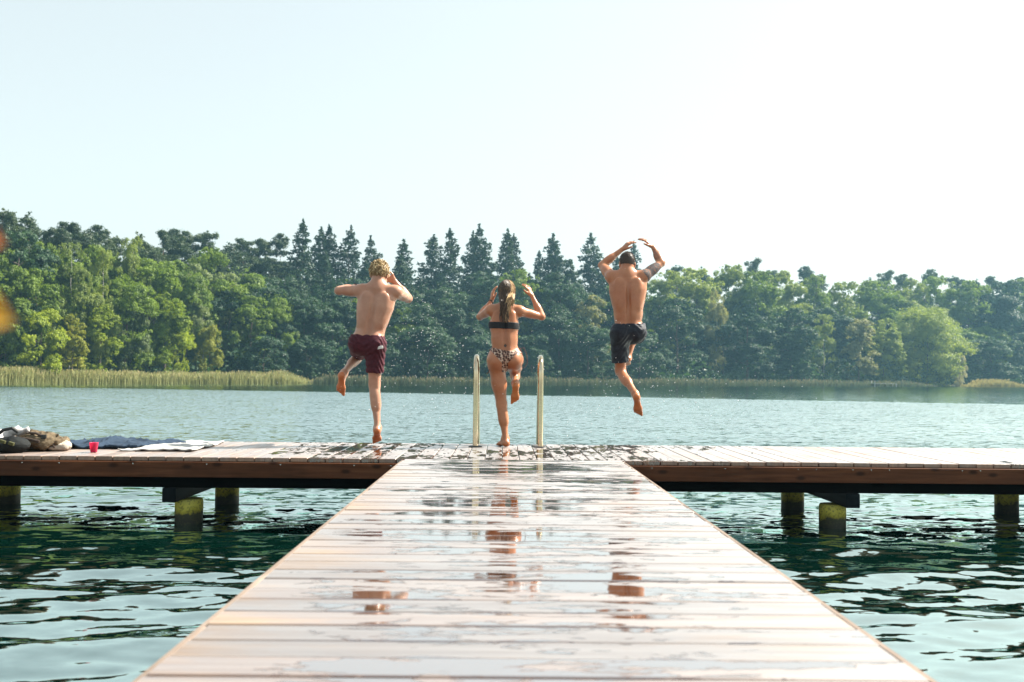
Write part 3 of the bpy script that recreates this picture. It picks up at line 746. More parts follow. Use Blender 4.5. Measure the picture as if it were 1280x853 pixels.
# ------------------------------------------------------------------ continuous bodies: blended distance fields turned into one surface
class Field:
    def __init__(s, lo, hi, h=0.006):
        s.h = h; s.lo = np.array(lo, float)
        n = np.ceil((np.array(hi) - s.lo) / h).astype(int) + 1
        s.n = n; s.ax = [s.lo[i] + h * np.arange(n[i]) for i in range(3)]
        s.d = np.full(n, 0.2, np.float32)
    def sub(s, lo, hi, pad):
        sl = []
        for i in range(3):
            a = int(max(0, math.floor((lo[i] - pad - s.lo[i]) / s.h))); b = int(min(s.n[i], math.ceil((hi[i] + pad - s.lo[i]) / s.h) + 1))
            if b <= a: return None, None
            sl.append(slice(a, b))
        g = [s.ax[i][sl[i]] for i in range(3)]
        P = (g[0][:, None, None].astype(np.float32), g[1][None, :, None].astype(np.float32), g[2][None, None, :].astype(np.float32))
        return tuple(sl), P
    def add(s, prim, k=0.012):
        f, lo, hi = prim
        sl, P = s.sub(lo, hi, k + 3 * s.h)
        if sl is None: return s
        b = f(P).astype(np.float32); a = s.d[sl]
        hh = np.maximum(k - np.abs(a - b), 0) / max(k, 1e-6)
        s.d[sl] = np.minimum(a, b) - hh * hh * k * 0.25
        return s
    def cut(s, prim, k=0.008):
        f, lo, hi = prim
        sl, P = s.sub(lo, hi, k + 3 * s.h)
        if sl is None: return s
        b = -f(P).astype(np.float32); a = s.d[sl]
        hh = np.maximum(k - np.abs(a - b), 0) / max(k, 1e-6)
        s.d[sl] = np.maximum(a, b) + hh * hh * k * 0.25
        return s
    def grid(s): return (s.ax[0][:, None, None], s.ax[1][None, :, None], s.ax[2][None, None, :])
    def clip(s, g): s.d = np.maximum(s.d, g.astype(np.float32)); return s
    def surface(s):
        """naive surface nets"""
        d = s.d; neg = d < 0
        c = [neg[i:neg.shape[0] - 1 + i, j:neg.shape[1] - 1 + j, k:neg.shape[2] - 1 + k] for i in (0, 1) for j in (0, 1) for k in (0, 1)]
        tot = sum(x.astype(np.int8) for x in c)
        act = (tot > 0) & (tot < 8)
        I = np.argwhere(act)
        vid = np.full(act.shape, -1, np.int32); vid[act] = np.arange(len(I))
        corner = [(i, j, k) for i in (0, 1) for j in (0, 1) for k in (0, 1)]
        val = [d[I[:, 0] + i, I[:, 1] + j, I[:, 2] + k] for i, j, k in corner]
        acc = np.zeros((len(I), 3)); cnt = np.zeros(len(I))
        for a in range(8):
            for b in range(a + 1, 8):
                ca, cb = np.array(corner[a]), np.array(corner[b])
                if np.abs(ca - cb).sum() != 1: continue
                va, vb = val[a], val[b]; m = (va < 0) != (vb < 0)
                t = va[m] / (va[m] - vb[m])
                acc[m] += ca + (cb - ca) * t[:, None]; cnt[m] += 1
        V = s.lo + (I + acc / cnt[:, None]) * s.h
        F = []
        for axis in range(3):
            o1, o2 = [(1, 2), (2, 0), (0, 1)][axis]
            sl0 = [slice(1, -1)] * 3; sl1 = [slice(1, -1)] * 3
            sl0[axis] = slice(0, -1); sl1[axis] = slice(1, None)
            n0, n1 = neg[tuple(sl0)], neg[tuple(sl1)]
            E = np.argwhere(n0 != n1)
            if not len(E): continue
            flip = n0[tuple(E.T)]
            off = np.array([1, 1, 1]); off[axis] = 0; E = E + off
            def at(a, b):
                q = E.copy(); q[:, o1] += a; q[:, o2] += b
                return vid[tuple(q.T)]
            A, B, C, D = at(-1, -1), at(0, -1), at(0, 0), at(-1, 0)
            q = np.stack([A, B, C, D], 1); q[~flip] = q[~flip][:, ::-1]
            F.append(q)
        F = np.concatenate(F); F = F[(F >= 0).all(1)]
        # one light smoothing pass
        nb = np.zeros((len(V), 3)); nc = np.zeros(len(V))
        for a, b in ((0, 1), (1, 2), (2, 3), (3, 0)):
            np.add.at(nb, F[:, a], V[F[:, b]]); np.add.at(nc, F[:, a], 1)
            np.add.at(nb, F[:, b], V[F[:, a]]); np.add.at(nc, F[:, b], 1)
        V = V * 0.6 + 0.4 * nb / np.maximum(nc, 1)[:, None]
        return V, F

def A3(v): return np.array(v, float)
def cone(a, b, ra, rb):
    a, b = A3(a), A3(b); ab = b - a; L2 = max(float(ab @ ab), 1e-9); r = max(ra, rb)
    def f(P):
        x, y, z = P[0] - a[0], P[1] - a[1], P[2] - a[2]
        t = np.clip((x * ab[0] + y * ab[1] + z * ab[2]) / L2, 0, 1)
        return np.sqrt((x - t * ab[0]) ** 2 + (y - t * ab[1]) ** 2 + (z - t * ab[2]) ** 2) - (ra + (rb - ra) * t)
    return f, np.minimum(a, b) - r, np.maximum(a, b) + r
def frame(axis, side):
    """rows: side, forward, axis"""
    w = A3(axis); w /= np.linalg.norm(w); u = A3(side); u = u - w * (u @ w); u /= np.linalg.norm(u)
    return np.stack([u, np.cross(w, u), w])
def ell(c, r, M=None):
    c, r = A3(c), A3(r); M = np.eye(3) if M is None else M; m = r.max()
    def f(P):
        x, y, z = P[0] - c[0], P[1] - c[1], P[2] - c[2]
        u = (x * M[0, 0] + y * M[0, 1] + z * M[0, 2]) / r[0]; v = (x * M[1, 0] + y * M[1, 1] + z * M[1, 2]) / r[1]; w = (x * M[2, 0] + y * M[2, 1] + z * M[2, 2]) / r[2]
        k0 = np.sqrt(u * u + v * v + w * w); k1 = np.sqrt((u / r[0]) ** 2 + (v / r[1]) ** 2 + (w / r[2]) ** 2)
        return k0 * (k0 - 1) / np.maximum(k1, 1e-6)
    return f, c - m, c + m
def slab(a, b, side, s0, s1):
    """tapering elliptical trunk piece from a to b; s = (half width along side, half depth)"""
    a, b = A3(a), A3(b); M = frame(b - a, side); L = np.linalg.norm(b - a); r = max(*s0, *s1)
    def f(P):
        x, y, z = P[0] - a[0], P[1] - a[1], P[2] - a[2]
        u = x * M[0, 0] + y * M[0, 1] + z * M[0, 2]; v = x * M[1, 0] + y * M[1, 1] + z * M[1, 2]; w = x * M[2, 0] + y * M[2, 1] + z * M[2, 2]
        t = np.clip(w / L, 0, 1); A = s0[0] + (s1[0] - s0[0]) * t; B = s0[1] + (s1[1] - s0[1]) * t
        o = np.minimum(A, B); e = w - t * L
        return (np.sqrt((u / A) ** 2 + (v / B) ** 2 + (e / o) ** 2) - 1) * o
    return f, np.minimum(a, b) - r, np.maximum(a, b) + r

def lerp(a, b, t): return A3(a) + (A3(b) - A3(a)) * t

def hand(F, wrist, out, palm, side, curl=0.5, spread=0.16, size=1.0, thumb_in=0.5):
    """palm and five bent fingers. out: wrist towards fingers; palm: way the palm faces; side: +1 if the thumb is on out x palm"""
    o = A3(out); o /= np.linalg.norm(o); p = A3(palm); p = p - o * (p @ o); p /= np.linalg.norm(p)
    t = np.cross(o, p) * side        # towards the thumb
    s = size; w = A3(wrist)
    F.add(slab(w + o * 0.012 * s, w + o * 0.088 * s, t, (0.027 * s, 0.018 * s), (0.040 * s, 0.014 * s)), 0.016)
    F.add(ell(w + o * 0.035 * s + t * 0.022 * s + p * 0.008 * s, (0.02 * s, 0.026 * s, 0.016 * s), np.stack([t, o, p])), 0.012)
    lens = (0.072, 0.080, 0.074, 0.058)
    for i in range(4):
        lat = (0.029 - 0.0195 * i) * s
        base = w + o * (0.088 - (0.004 if i in (0,) else 0.010 if i == 3 else 0.0)) * s + t * lat
        an = spread * (1.5 - i) * 0.55
        d = o * math.cos(an) + t * math.sin(an)
        L = lens[i] * s; pos = base; cu = curl * (0.75 + 0.12 * i)
        segs = ((0.45, 0.55), (0.31, 1.25), (0.24, 1.85)); r0 = 0.0098 * s
        for q, (fr, c) in enumerate(segs):
            a = cu * c; dd = d * math.cos(a) + p * math.sin(a)
            nx = pos + dd * L * fr * 1.08
            F.add(cone(pos, nx, r0 * (1 - 0.10 * q), r0 * (0.90 - 0.10 * q)), 0.005)
            pos = nx
    b0 = w + o * 0.028 * s + t * 0.026 * s + p * 0.006 * s
    d = t * 0.72 + o * 0.62 + p * 0.35 * thumb_in; d /= np.linalg.norm(d)
    m = b0 + d * 0.040 * s; d2 = t * 0.35 + o * 0.85 + p * 0.5 * thumb_in; d2 /= np.linalg.norm(d2)
    F.add(cone(b0, m, 0.0145 * s, 0.0115 * s), 0.008); F.add(cone(m, m + d2 * 0.034 * s, 0.011 * s, 0.0085 * s), 0.004)

def arm(F, sh, el, wr, s=1.0, musc=1.0):
    F.add(ell(lerp(sh, el, 0.06), A3((0.062, 0.062, 0.06)) * s * (0.55 + 0.45 * musc)), 0.05)
    F.add(cone(sh, el, 0.050 * s * musc, 0.038 * s), 0.03)
    F.add(ell(lerp(sh, el, 0.45), (0.047 * s * musc, 0.047 * s * musc, 0.10 * s), frame(A3(el) - A3(sh), (0.3, 1, 0.2))), 0.03)
    F.add(cone(el, lerp(el, wr, 0.5), 0.036 * s, 0.035 * s), 0.018)
    F.add(ell(lerp(el, wr, 0.27), (0.043 * s, 0.040 * s, 0.085 * s), frame(A3(wr) - A3(el), (0.3, 1, 0.2))), 0.022)
    F.add(cone(lerp(el, wr, 0.4), wr, 0.034 * s, 0.0235 * s), 0.018)

def leg(F, hip, kn, an, s=1.0, th=1.0, calf_back=(0, -1, 0)):
    hip, kn, an = A3(hip), A3(kn), A3(an)
    F.add(cone(hip, lerp(hip, kn, 0.55), 0.088 * s * th, 0.071 * s * th), 0.05)
    F.add(cone(lerp(hip, kn, 0.5), kn, 0.072 * s * th, 0.051 * s), 0.03)
    F.add(cone(kn, lerp(kn, an, 0.5), 0.050 * s, 0.043 * s), 0.03)
    ax = an - kn; ax /= np.linalg.norm(ax); cb = A3(calf_back); cb = cb - ax * (cb @ ax); cb /= max(np.linalg.norm(cb), 1e-6)
    M = frame(ax, np.cross(cb, ax)); lat = M[0]
    for sg in (-1, 1):
        F.add(ell(lerp(kn, an, 0.29 + 0.03 * sg) + cb * 0.017 * s + lat * sg * 0.015 * s, (0.034 * s, 0.036 * s, 0.098 * s), M), 0.022)
    F.add(cone(lerp(kn, an, 0.45), an, 0.040 * s, 0.028 * s), 0.03)
    # hollow of the knee with its two tendons
    F.add(cone(lerp(hip, kn, 0.86) + cb * 0.030 * s + lat * 0.026 * s, lerp(kn, an, 0.06) + cb * 0.030 * s + lat * 0.028 * s, 0.013 * s, 0.012 * s), 0.02)
    F.add(cone(lerp(hip, kn, 0.86) + cb * 0.030 * s - lat * 0.026 * s, lerp(kn, an, 0.06) + cb * 0.030 * s - lat * 0.028 * s, 0.013 * s, 0.012 * s), 0.02)
    # achilles
    F.add(cone(lerp(kn, an, 0.7) + cb * 0.020 * s, an + cb * 0.022 * s, 0.014 * s, 0.012 * s), 0.02)
    for sg in (-1, 1): F.add(ell(an + lat * sg * 0.022 * s, (0.014 * s,) * 3), 0.015)

def foot(F, an, heel, toe, up, side_in, s=1.0):
    """heel / toe: centres of heel pad and big-toe ball line; up: away from the sole; side_in: towards the big toe"""
    an, heel, toe = A3(an), A3(heel), A3(toe); d = toe - heel; L = np.linalg.norm(d); d /= L
    u = A3(up); u = u - d * (u @ d); u /= np.linalg.norm(u); i = np.cross(d, u); i = i if i @ A3(side_in) > 0 else -i
    M = np.stack([i, u, d])
    F.add(ell(heel, (0.030 * s, 0.028 * s, 0.034 * s), M), 0.02)
    F.add(cone(heel + u * 0.012 * s, an, 0.028 * s, 0.030 * s), 0.03)
    F.add(cone(an + d * 0.02 * s - u * 0.005 * s, heel + d * L * 0.58 + u * 0.012 * s, 0.031 * s, 0.022 * s), 0.03)
    F.add(slab(heel + d * 0.01 * s, heel + d * L * 0.62, i, (0.026 * s, 0.022 * s), (0.038 * s, 0.019 * s)), 0.02)
    F.add(ell(heel + d * L * 0.66 + i * 0.016 * s, (0.026 * s, 0.020 * s, 0.034 * s), M), 0.015)
    F.add(ell(heel + d * L * 0.62 - i * 0.020 * s, (0.022 * s, 0.017 * s, 0.034 * s), M), 0.015)
    for k in range(5):
        lat = (0.030 - 0.0165 * k) * s; st = heel + d * L * (0.74 - 0.022 * k) + i * lat
        ln = (0.052, 0.047, 0.041, 0.034, 0.027)[k] * s; r_ = (0.0125, 0.0092, 0.0088, 0.0082, 0.008)[k] * s
        F.add(cone(st, st + d * ln - u * 0.004 * s, r_, r_ * 0.9), 0.006)

def head(F, c, up, fwd, s=1.0):
    """c: centre of the skull. Face, ears, jaw and neck stump"""
    up = A3(up); up /= np.linalg.norm(up); f = A3(fwd); f = f - up * (f @ up); f /= np.linalg.norm(f); x = np.cross(f, up)
    M = np.stack([x, f, up]); c = A3(c)
    at = lambda a, b, d: c + (x * a + f * b + up * d) * s
    F.add(ell(at(0, -0.008, 0.012), (0.076 * s, 0.094 * s, 0.094 * s), M), 0.02)
    F.add(ell(at(0, 0.022, -0.045), (0.062 * s, 0.070 * s, 0.072 * s), M), 0.03)
    F.add(ell(at(0, 0.052, -0.098), (0.036 * s, 0.034 * s, 0.024 * s), M), 0.03)
    for sg in (-1, 1):
        F.add(cone(at(sg * 0.056, 0.005, -0.065), at(sg * 0.026, 0.062, -0.100), 0.016 * s, 0.014 * s), 0.025)
        F.cut(ell(at(sg * 0.033, 0.096, -0.008), (0.018 * s, 0.014 * s, 0.011 * s), M), 0.012)
        F.add(ell(at(sg * 0.033, 0.076, -0.010), (0.0135 * s,) * 3), 0.003)
        F.add(ell(at(sg * 0.033, 0.082, 0.014), (0.022 * s, 0.010 * s, 0.006 * s), M), 0.012)
        F.add(ell(at(sg * 0.080, -0.008, -0.018), (0.009 * s, 0.019 * s, 0.031 * s), M), 0.006)
        F.cut(ell(at(sg * 0.090, -0.004, -0.014), (0.006 * s, 0.010 * s, 0.016 * s), M), 0.006)
    F.add(cone(at(0, 0.086, 0.002), at(0, 0.106, -0.040), 0.009 * s, 0.013 * s), 0.012)
    for sg in (-1, 1): F.add(ell(at(sg * 0.012, 0.098, -0.043), (0.008 * s,) * 3), 0.008)
    F.add(ell(at(0, 0.088, -0.067), (0.024 * s, 0.010 * s, 0.0065 * s), M), 0.006)
    F.add(ell(at(0, 0.086, -0.079), (0.020 * s, 0.010 * s, 0.0065 * s), M), 0.006)
    F.cut(ell(at(0, 0.100, -0.0725), (0.022 * s, 0.008 * s, 0.0022 * s), M), 0.004)
    return M, at
# ------------------------------------------------------------------ the three people
def skin_mat(name, c1, c2, sole, ink=None):
    t = NT(name); c = t.coords()
    f = t.noise(c, 9, 5, 0.6); col = t.ramp(f, [(0.3, c1), (0.7, c2)])
    blot = t.noise(c, 38, 3, 0.6)
    col = t.mix(t.math('MULTIPLY', t.ramp(blot, [(0.5, 0.0), (0.75, 1.0)]), 0.25), col, (c1[0] * 0.9, c1[1] * 0.72, c1[2] * 0.7))
    big = t.noise(c, 3.2, 3, 0.55)
    col = t.mix(t.math('MULTIPLY', t.ramp(big, [(0.42, 0.0), (0.66, 1.0)]), 0.35), col, (c1[0] * 0.95, c1[1] * 0.70, c1[2] * 0.62))
    col = t.mix(t.attr("sole"), col, sole)  # pinker sole skin, with the deck's orange bounce light mixed into the colour
    if ink:
        m = t.ramp(t.noise(c, 34, 3, 0.6, 1.2), [(0.36, 0.35), (0.46, 1.0)])
        col = t.mix(t.math('MULTIPLY', t.attr("ink"), t.math('MULTIPLY', m, 0.92)), col, ink)
    nb = t.bump(t.noise(c, 160, 3, 0.6), 0.25, 0.0012)
    rg = t.ramp(t.noise(c, 20, 4), [(0.35, 0.30), (0.65, 0.50)])
    if ink: rg = t.mix(t.attr("ink"), rg, 0.75)
    b = t.bsdf(col, rg, Normal=nb, IOR=1.4)
    t.l(t.math('MULTIPLY', t.math('SUBTRACT', 1.0, t.attr("ink") if ink else 0.0), 0.2), b.inputs['Coat Weight']); b.inputs['Coat Roughness'].default_value = 0.18; t.l(nb, b.inputs['Coat Normal'])
    b.inputs['Subsurface Weight'].default_value = 0.12; b.inputs['Subsurface Radius'].default_value = (0.02, 0.007, 0.004); b.inputs['Subsurface Scale'].default_value = 0.6
    return t.done(b.outputs[0])

def cloth_mat(name, c1, c2, scale=30, rough=0.75, bump=0.4):
    t = NT(name); c = t.coords()
    col = t.ramp(t.noise(c, scale, 5, 0.65), [(0.35, c1), (0.65, c2)])
    nb = t.bump(t.noise(t.coords((1, 1, 3)), 14, 4, 0.6), bump, 0.02)
    b = t.bsdf(col, rough, Normal=nb); b.inputs['Specular IOR Level'].default_value = 0.2
    return t.done(b.outputs[0])

def body_obj(F, mat, origin, sole_fn=None, ink_fn=None):
    V, Q = F.surface()
    me = np_mesh("person", V, Q)
    pattr(me, "sole", sole_fn(V) if sole_fn else np.zeros(len(V)))
    if ink_fn: pattr(me, "ink", ink_fn(V))
    return mesh_obj("person", me, mat, None, origin)

def near_seg(V, a, b):
    a, b = A3(a), A3(b); ab = b - a; t = np.clip(((V - a) @ ab) / (ab @ ab), 0, 1)
    return np.linalg.norm(V - a - t[:, None] * ab, axis=1), t

def sole_mask(V, heel, toe, up):
    d, t = near_seg(V, heel, toe); u = A3(up); u /= np.linalg.norm(u)
    hgt = (V - A3(heel)) @ u - 0.0 * t
    return np.clip((0.062 - d) / 0.012, 0, 1) * np.clip((0.006 - hgt + 0.002) / 0.012, 0, 1)

def male_torso(F, pel, waist, chest, neck, shL, shR, hipL, hipR, w=(0.131, 0.119, 0.148), d=(0.094, 0.086, 0.106)):
    g = w[2] / 0.172
    pel, waist, chest, neck, shL, shR = map(A3, (pel, waist, chest, neck, shL, shR))
    side = shR - shL
    F.add(slab(pel, waist, A3(hipR) - A3(hipL), (w[0], d[0]), (w[1], d[1])), 0.05)
    F.add(slab(waist, lerp(waist, chest, 0.55), side, (w[1], d[1]), (w[2] * 0.94, d[2])), 0.06)
    F.add(slab(lerp(waist, chest, 0.55), chest, side, (w[2] * 0.94, d[2]), (w[2], d[2])), 0.05)
    F.add(slab(chest, lerp(chest, neck, 0.72), side, (w[2], d[2] * 0.97), (w[2] * 0.62, d[2] * 0.70)), 0.06)
    sp = neck - pel; sp /= np.linalg.norm(sp); sx = side / np.linalg.norm(side); bk = np.cross(sx, sp)  # forward
    if bk[1] < 0: bk = -bk
    # trapezius, shoulder blades, lats
    for s_, sh in ((-1, shL), (1, shR)):
        F.add(cone(lerp(neck, sh, 0.12) + sp * 0.012, lerp(sh, neck, 0.22), 0.042, 0.046), 0.06)
        F.add(ell(lerp(chest, neck, 0.30) + sx * s_ * 0.088 * g - bk * (d[2] * 0.70), (0.050, 0.026, 0.075), frame(sp + sx * s_ * 0.28, sx)), 0.035)
        F.add(cone(lerp(waist, chest, 0.30) + sx * s_ * 0.080 * g - bk * 0.050, sh - sp * 0.085 - sx * s_ * (0.01 + 0.16 * (1 - g)) - bk * 0.02, 0.040, 0.044), 0.05)
        F.add(cone(pel + sx * s_ * 0.040 - bk * (d[0] - 0.030), lerp(waist, chest, 0.6) + sx * s_ * 0.040 - bk * (d[1] - 0.022), 0.026, 0.026), 0.04)
    F.cut(cone(pel + sp * 0.05 - bk * (d[0] + 0.014), lerp(chest, neck, 0.55) - bk * (d[2] * 0.98 + 0.006), 0.017, 0.013), 0.035)
    return sp, sx, bk

# ---- man in maroon shorts, pushing off with his right foot
def man_maroon():
    D = lambda *v: A3(v) / 100.0
    neck = D(-1, 1.5, 151); headc = D(0.5, 6.0, 163); shL = D(-15.5, 2, 146); shR = D(16.5, 2.5, 145.5)
    chest = D(-2.5, 1.5, 131); waist = D(-6.8, 0, 108); pel = D(-9, 0, 97)
    hipL = D(-17.0, 2, 95.5); hipR = D(-1.5, 0, 94.5)
    elL = D(-39.5, 13, 147); wrL = D(-24, 30, 152.5); elR = D(26, 27, 141); wrR = D(13.5, 23, 157)
    knL = D(-23, 41, 86.5); anL = D(-31.8, 5, 68.5); heelL = D(-33.4, 0.5, 65.5); toeL = D(-35.0, 7.5, 47.5)
    knR = D(-2.3, 2, 57); anR = D(2.1, -5, 17.0); heelR = D(2.0, -8.5, 14.0); toeR = D(0.2, 6.0, 2.4)
    F = Field((-0.52, -0.26, -0.03), (0.40, 0.62, 1.80), 0.0058)
    sp, sx, bk = male_torso(F, pel, waist, chest, neck, shL, shR, hipL, hipR)
    leg(F, hipL, knL, anL, 0.98, calf_back=(0, -0.4, -1)); leg(F, hipR, knR, anR, 1.0)
    for s_, h in ((-1, hipL), (1, hipR)): F.add(ell(h + D(0, -6.5, 1.5), (0.078, 0.070, 0.085)), 0.05)
    foot(F, anL, heelL, toeL, (0.1, 1, 0.35), (1, 0, 0), 1.0); foot(F, anR, heelR, toeR, (0, 0.65, 0.75), (-1, 0, 0), 1.0)
    arm(F, shL, elL, wrL, 1.04); arm(F, shR, elR, wrR, 1.04)
    hand(F, wrL, (0.75, 0.45, -0.5), (0.2, -0.5, -0.8), -1, 0.45); hand(F, wrR, (-0.75, -0.05, 0.35), (-0.35, -0.8, 0.1), 1, 0.6)
    F.add(cone(lerp(neck, headc, -0.25), lerp(neck, headc, 0.62) + D(0, -2, 0), 0.062, 0.056), 0.05)
    M, at = head(F, headc, (0.06, 0.22, 1), (0.15, 1, -0.15), 1.0)
    loc = (-1.257, 9.42, 0.0)
    b = body_obj(F, skin_mat("skin_fair", (0.42, 0.215, 0.135), (0.54, 0.30, 0.20), (0.52, 0.17, 0.06)), loc,
                 lambda V: np.maximum(sole_mask(V, heelL, toeL, (0.1, 1, 0.35)), sole_mask(V, heelR, toeR, (0, 0.65, 0.75))))
    tag(b, "person with curly blond hair in maroon board shorts pushing off the boards on one foot", "person", "people leaping off the jetty")
    # shorts
    S = Field((-0.42, -0.22, 0.60), (0.22, 0.52, 1.10), 0.0055)
    wb = lerp(pel, waist, 0.62)
    S.add(slab(pel - D(0, 0, 1), wb, hipR - hipL, (0.144, 0.114), (0.129, 0.098)), 0.03)
    for h in (hipL, hipR): S.add(ell(h + D(0, -6.5, 1.5), (0.088, 0.082, 0.095)), 0.05)
    eL = lerp(hipL, knL, 0.78); eR = lerp(hipR, knR, 0.70)
    S.add(cone(hipL, eL, 0.102, 0.086), 0.05); S.add(cone(hipR, eR, 0.100, 0.082), 0.05)
    X, Y, Z = S.grid()
    def beyond(a, e):  # past the hem of this leg, in its half of the body
        ax = e - a; ax /= np.linalg.norm(ax)
        return (X - e[0]) * ax[0] + (Y - e[1]) * ax[1] + (Z - e[2]) * ax[2]
    hemL = beyond(hipL, eL); hemR = beyond(hipR, eR)
    S.clip(hemL); S.clip(np.where(X > -0.10, hemR, -0.2))
    ax = waist - pel; ax /= np.linalg.norm(ax)
    S.clip((X - wb[0]) * (ax[0] - 0.14) + (Y - wb[1]) * ax[1] + (Z - wb[2]) * ax[2])
    # wrinkles of wet cloth
    S.d += (0.0032 * np.sin(95 * Z + 22 * X + 6 * np.sin(24 * X + 15 * Y)) * (np.abs(X + 0.02) < 0.5)).astype(np.float32)
    V, Q = S.surface(); me = np_mesh("board_shorts", V, Q)
    sh = mesh_obj("board_shorts", me, cloth_mat("maroon_cloth", (0.050, 0.010, 0.018), (0.088, 0.020, 0.030)), b)
    m = MB(); m.bevbox((0.0, -0.129, 0.905), (0.072, -0.121, 0.933), 0.003, rot=Matrix.Rotation(R(-10), 3, 'Y')); m.build("pocket_label", simple_mat("white_label", (0.75, 0.75, 0.72), 0.6), sh)
    m = MB(); m.bevbox((-0.105, -0.111, 0.995), (-0.078, -0.098, 1.016), 0.003); m.build("waist_tab", simple_mat("black_tab", (0.02, 0.02, 0.02), 0.5), sh)
    # wrist band
    m = MB(); c = lerp(elL, wrL, 0.90); ax = wrL - elL; Mf = frame(ax, (0, 0, 1)); n = 20
    m.tube([c + (Mf[0] * math.cos(k * 2 * math.pi / n) + Mf[1] * math.sin(k * 2 * math.pi / n)) * 0.031 for k in range(n + 1)], 0.007, 6)
    m.build("wrist_band", simple_mat("black_band", (0.015, 0.015, 0.018), 0.5), b, smooth=True)
    # curly hair: a close cap of tangled curls
    rng = random.Random(4); m = MB()
    x_, f_, u_ = M
    for k in range(430):
        th = math.acos(rng.uniform(-0.34, 1)); ph = rng.uniform(0, 2 * math.pi)
        dv = x_ * math.sin(th) * math.cos(ph) + f_ * math.sin(th) * math.sin(ph) + u_ * math.cos(th)
        if dv @ f_ > 0.45 and dv @ u_ < 0.40: continue
        if dv @ u_ < -0.2 and abs(dv @ x_) > 0.75: continue
        full = 0.35 + 0.65 * max(0, dv @ u_ + 0.25)
        P0 = at(0, -0.010, 0.012) + (x_ * (dv @ x_) * 0.078 + f_ * (dv @ f_) * 0.096 + u_ * (dv @ u_) * 0.096)
        tv = np.cross(dv, unit(A3([[rng.gauss(0, 1), rng.gauss(0, 1), rng.gauss(0, 1)]]))[0]); tv /= np.linalg.norm(tv); bv = np.cross(dv, tv)
        cr = rng.uniform(0.007, 0.013); nl = rng.uniform(0.9, 1.7); L = rng.uniform(0.018, 0.042) * full
        pts = []
        for q in range(11):
            a = q / 10
            pts.append(P0 + dv * (L * a) + tv * 0.012 * a + (tv * math.cos(a * nl * 6.28) + bv * math.sin(a * nl * 6.28)) * cr * (0.4 + a * 0.6) - u_ * 0.012 * a * a)
        m.tube(pts, [0.0048] * 9 + [0.004, 0.002], 5, rng.random())
    t = NT("hair_blond"); col = t.ramp(t.attr("strand"), [(0.0, (0.22, 0.14, 0.06)), (0.5, (0.50, 0.36, 0.17)), (1.0, (0.80, 0.64, 0.38))])
    hb = t.bsdf(col, 0.42); ht = t.n('BsdfTranslucent'); t.l(col, ht.inputs[0]); mx = t.n('MixShader'); mx.inputs[0].default_value = 0.25
    t.l(hb.outputs[0], mx.inputs[1]); t.l(ht.outputs[0], mx.inputs[2])
    hair_m = t.done(mx.outputs[0])
    m.build("curly_hair", hair_m, b, smooth=True, attr="strand")
    # undercoat
    H = Field(tuple(headc - 0.2), tuple(headc + 0.2), 0.005)
    H.add(ell(at(0, -0.012, 0.016), (0.084, 0.100, 0.100), M), 0.01)
    X, Y, Z = H.grid(); fx = (X - headc[0]) * f_[0] + (Y - headc[1]) * f_[1] + (Z - headc[2]) * f_[2]; uz = (X - headc[0]) * u_[0] + (Y - headc[1]) * u_[1] + (Z - headc[2]) * u_[2]
    H.clip(np.maximum(np.minimum(-(uz + 0.055) , 0.05), np.minimum(fx - 0.045, -(uz - 0.045))))
    H.d += (0.005 * np.sin(170 * X) * np.sin(160 * Y + 1) * np.sin(150 * Z)).astype(np.float32)
    V, Q = H.surface(); me = np_mesh("hair_roots", V, Q); pattr(me, "strand", np.full(len(V), 0.12)); mesh_obj("hair_roots", me, hair_m, b)
    return b

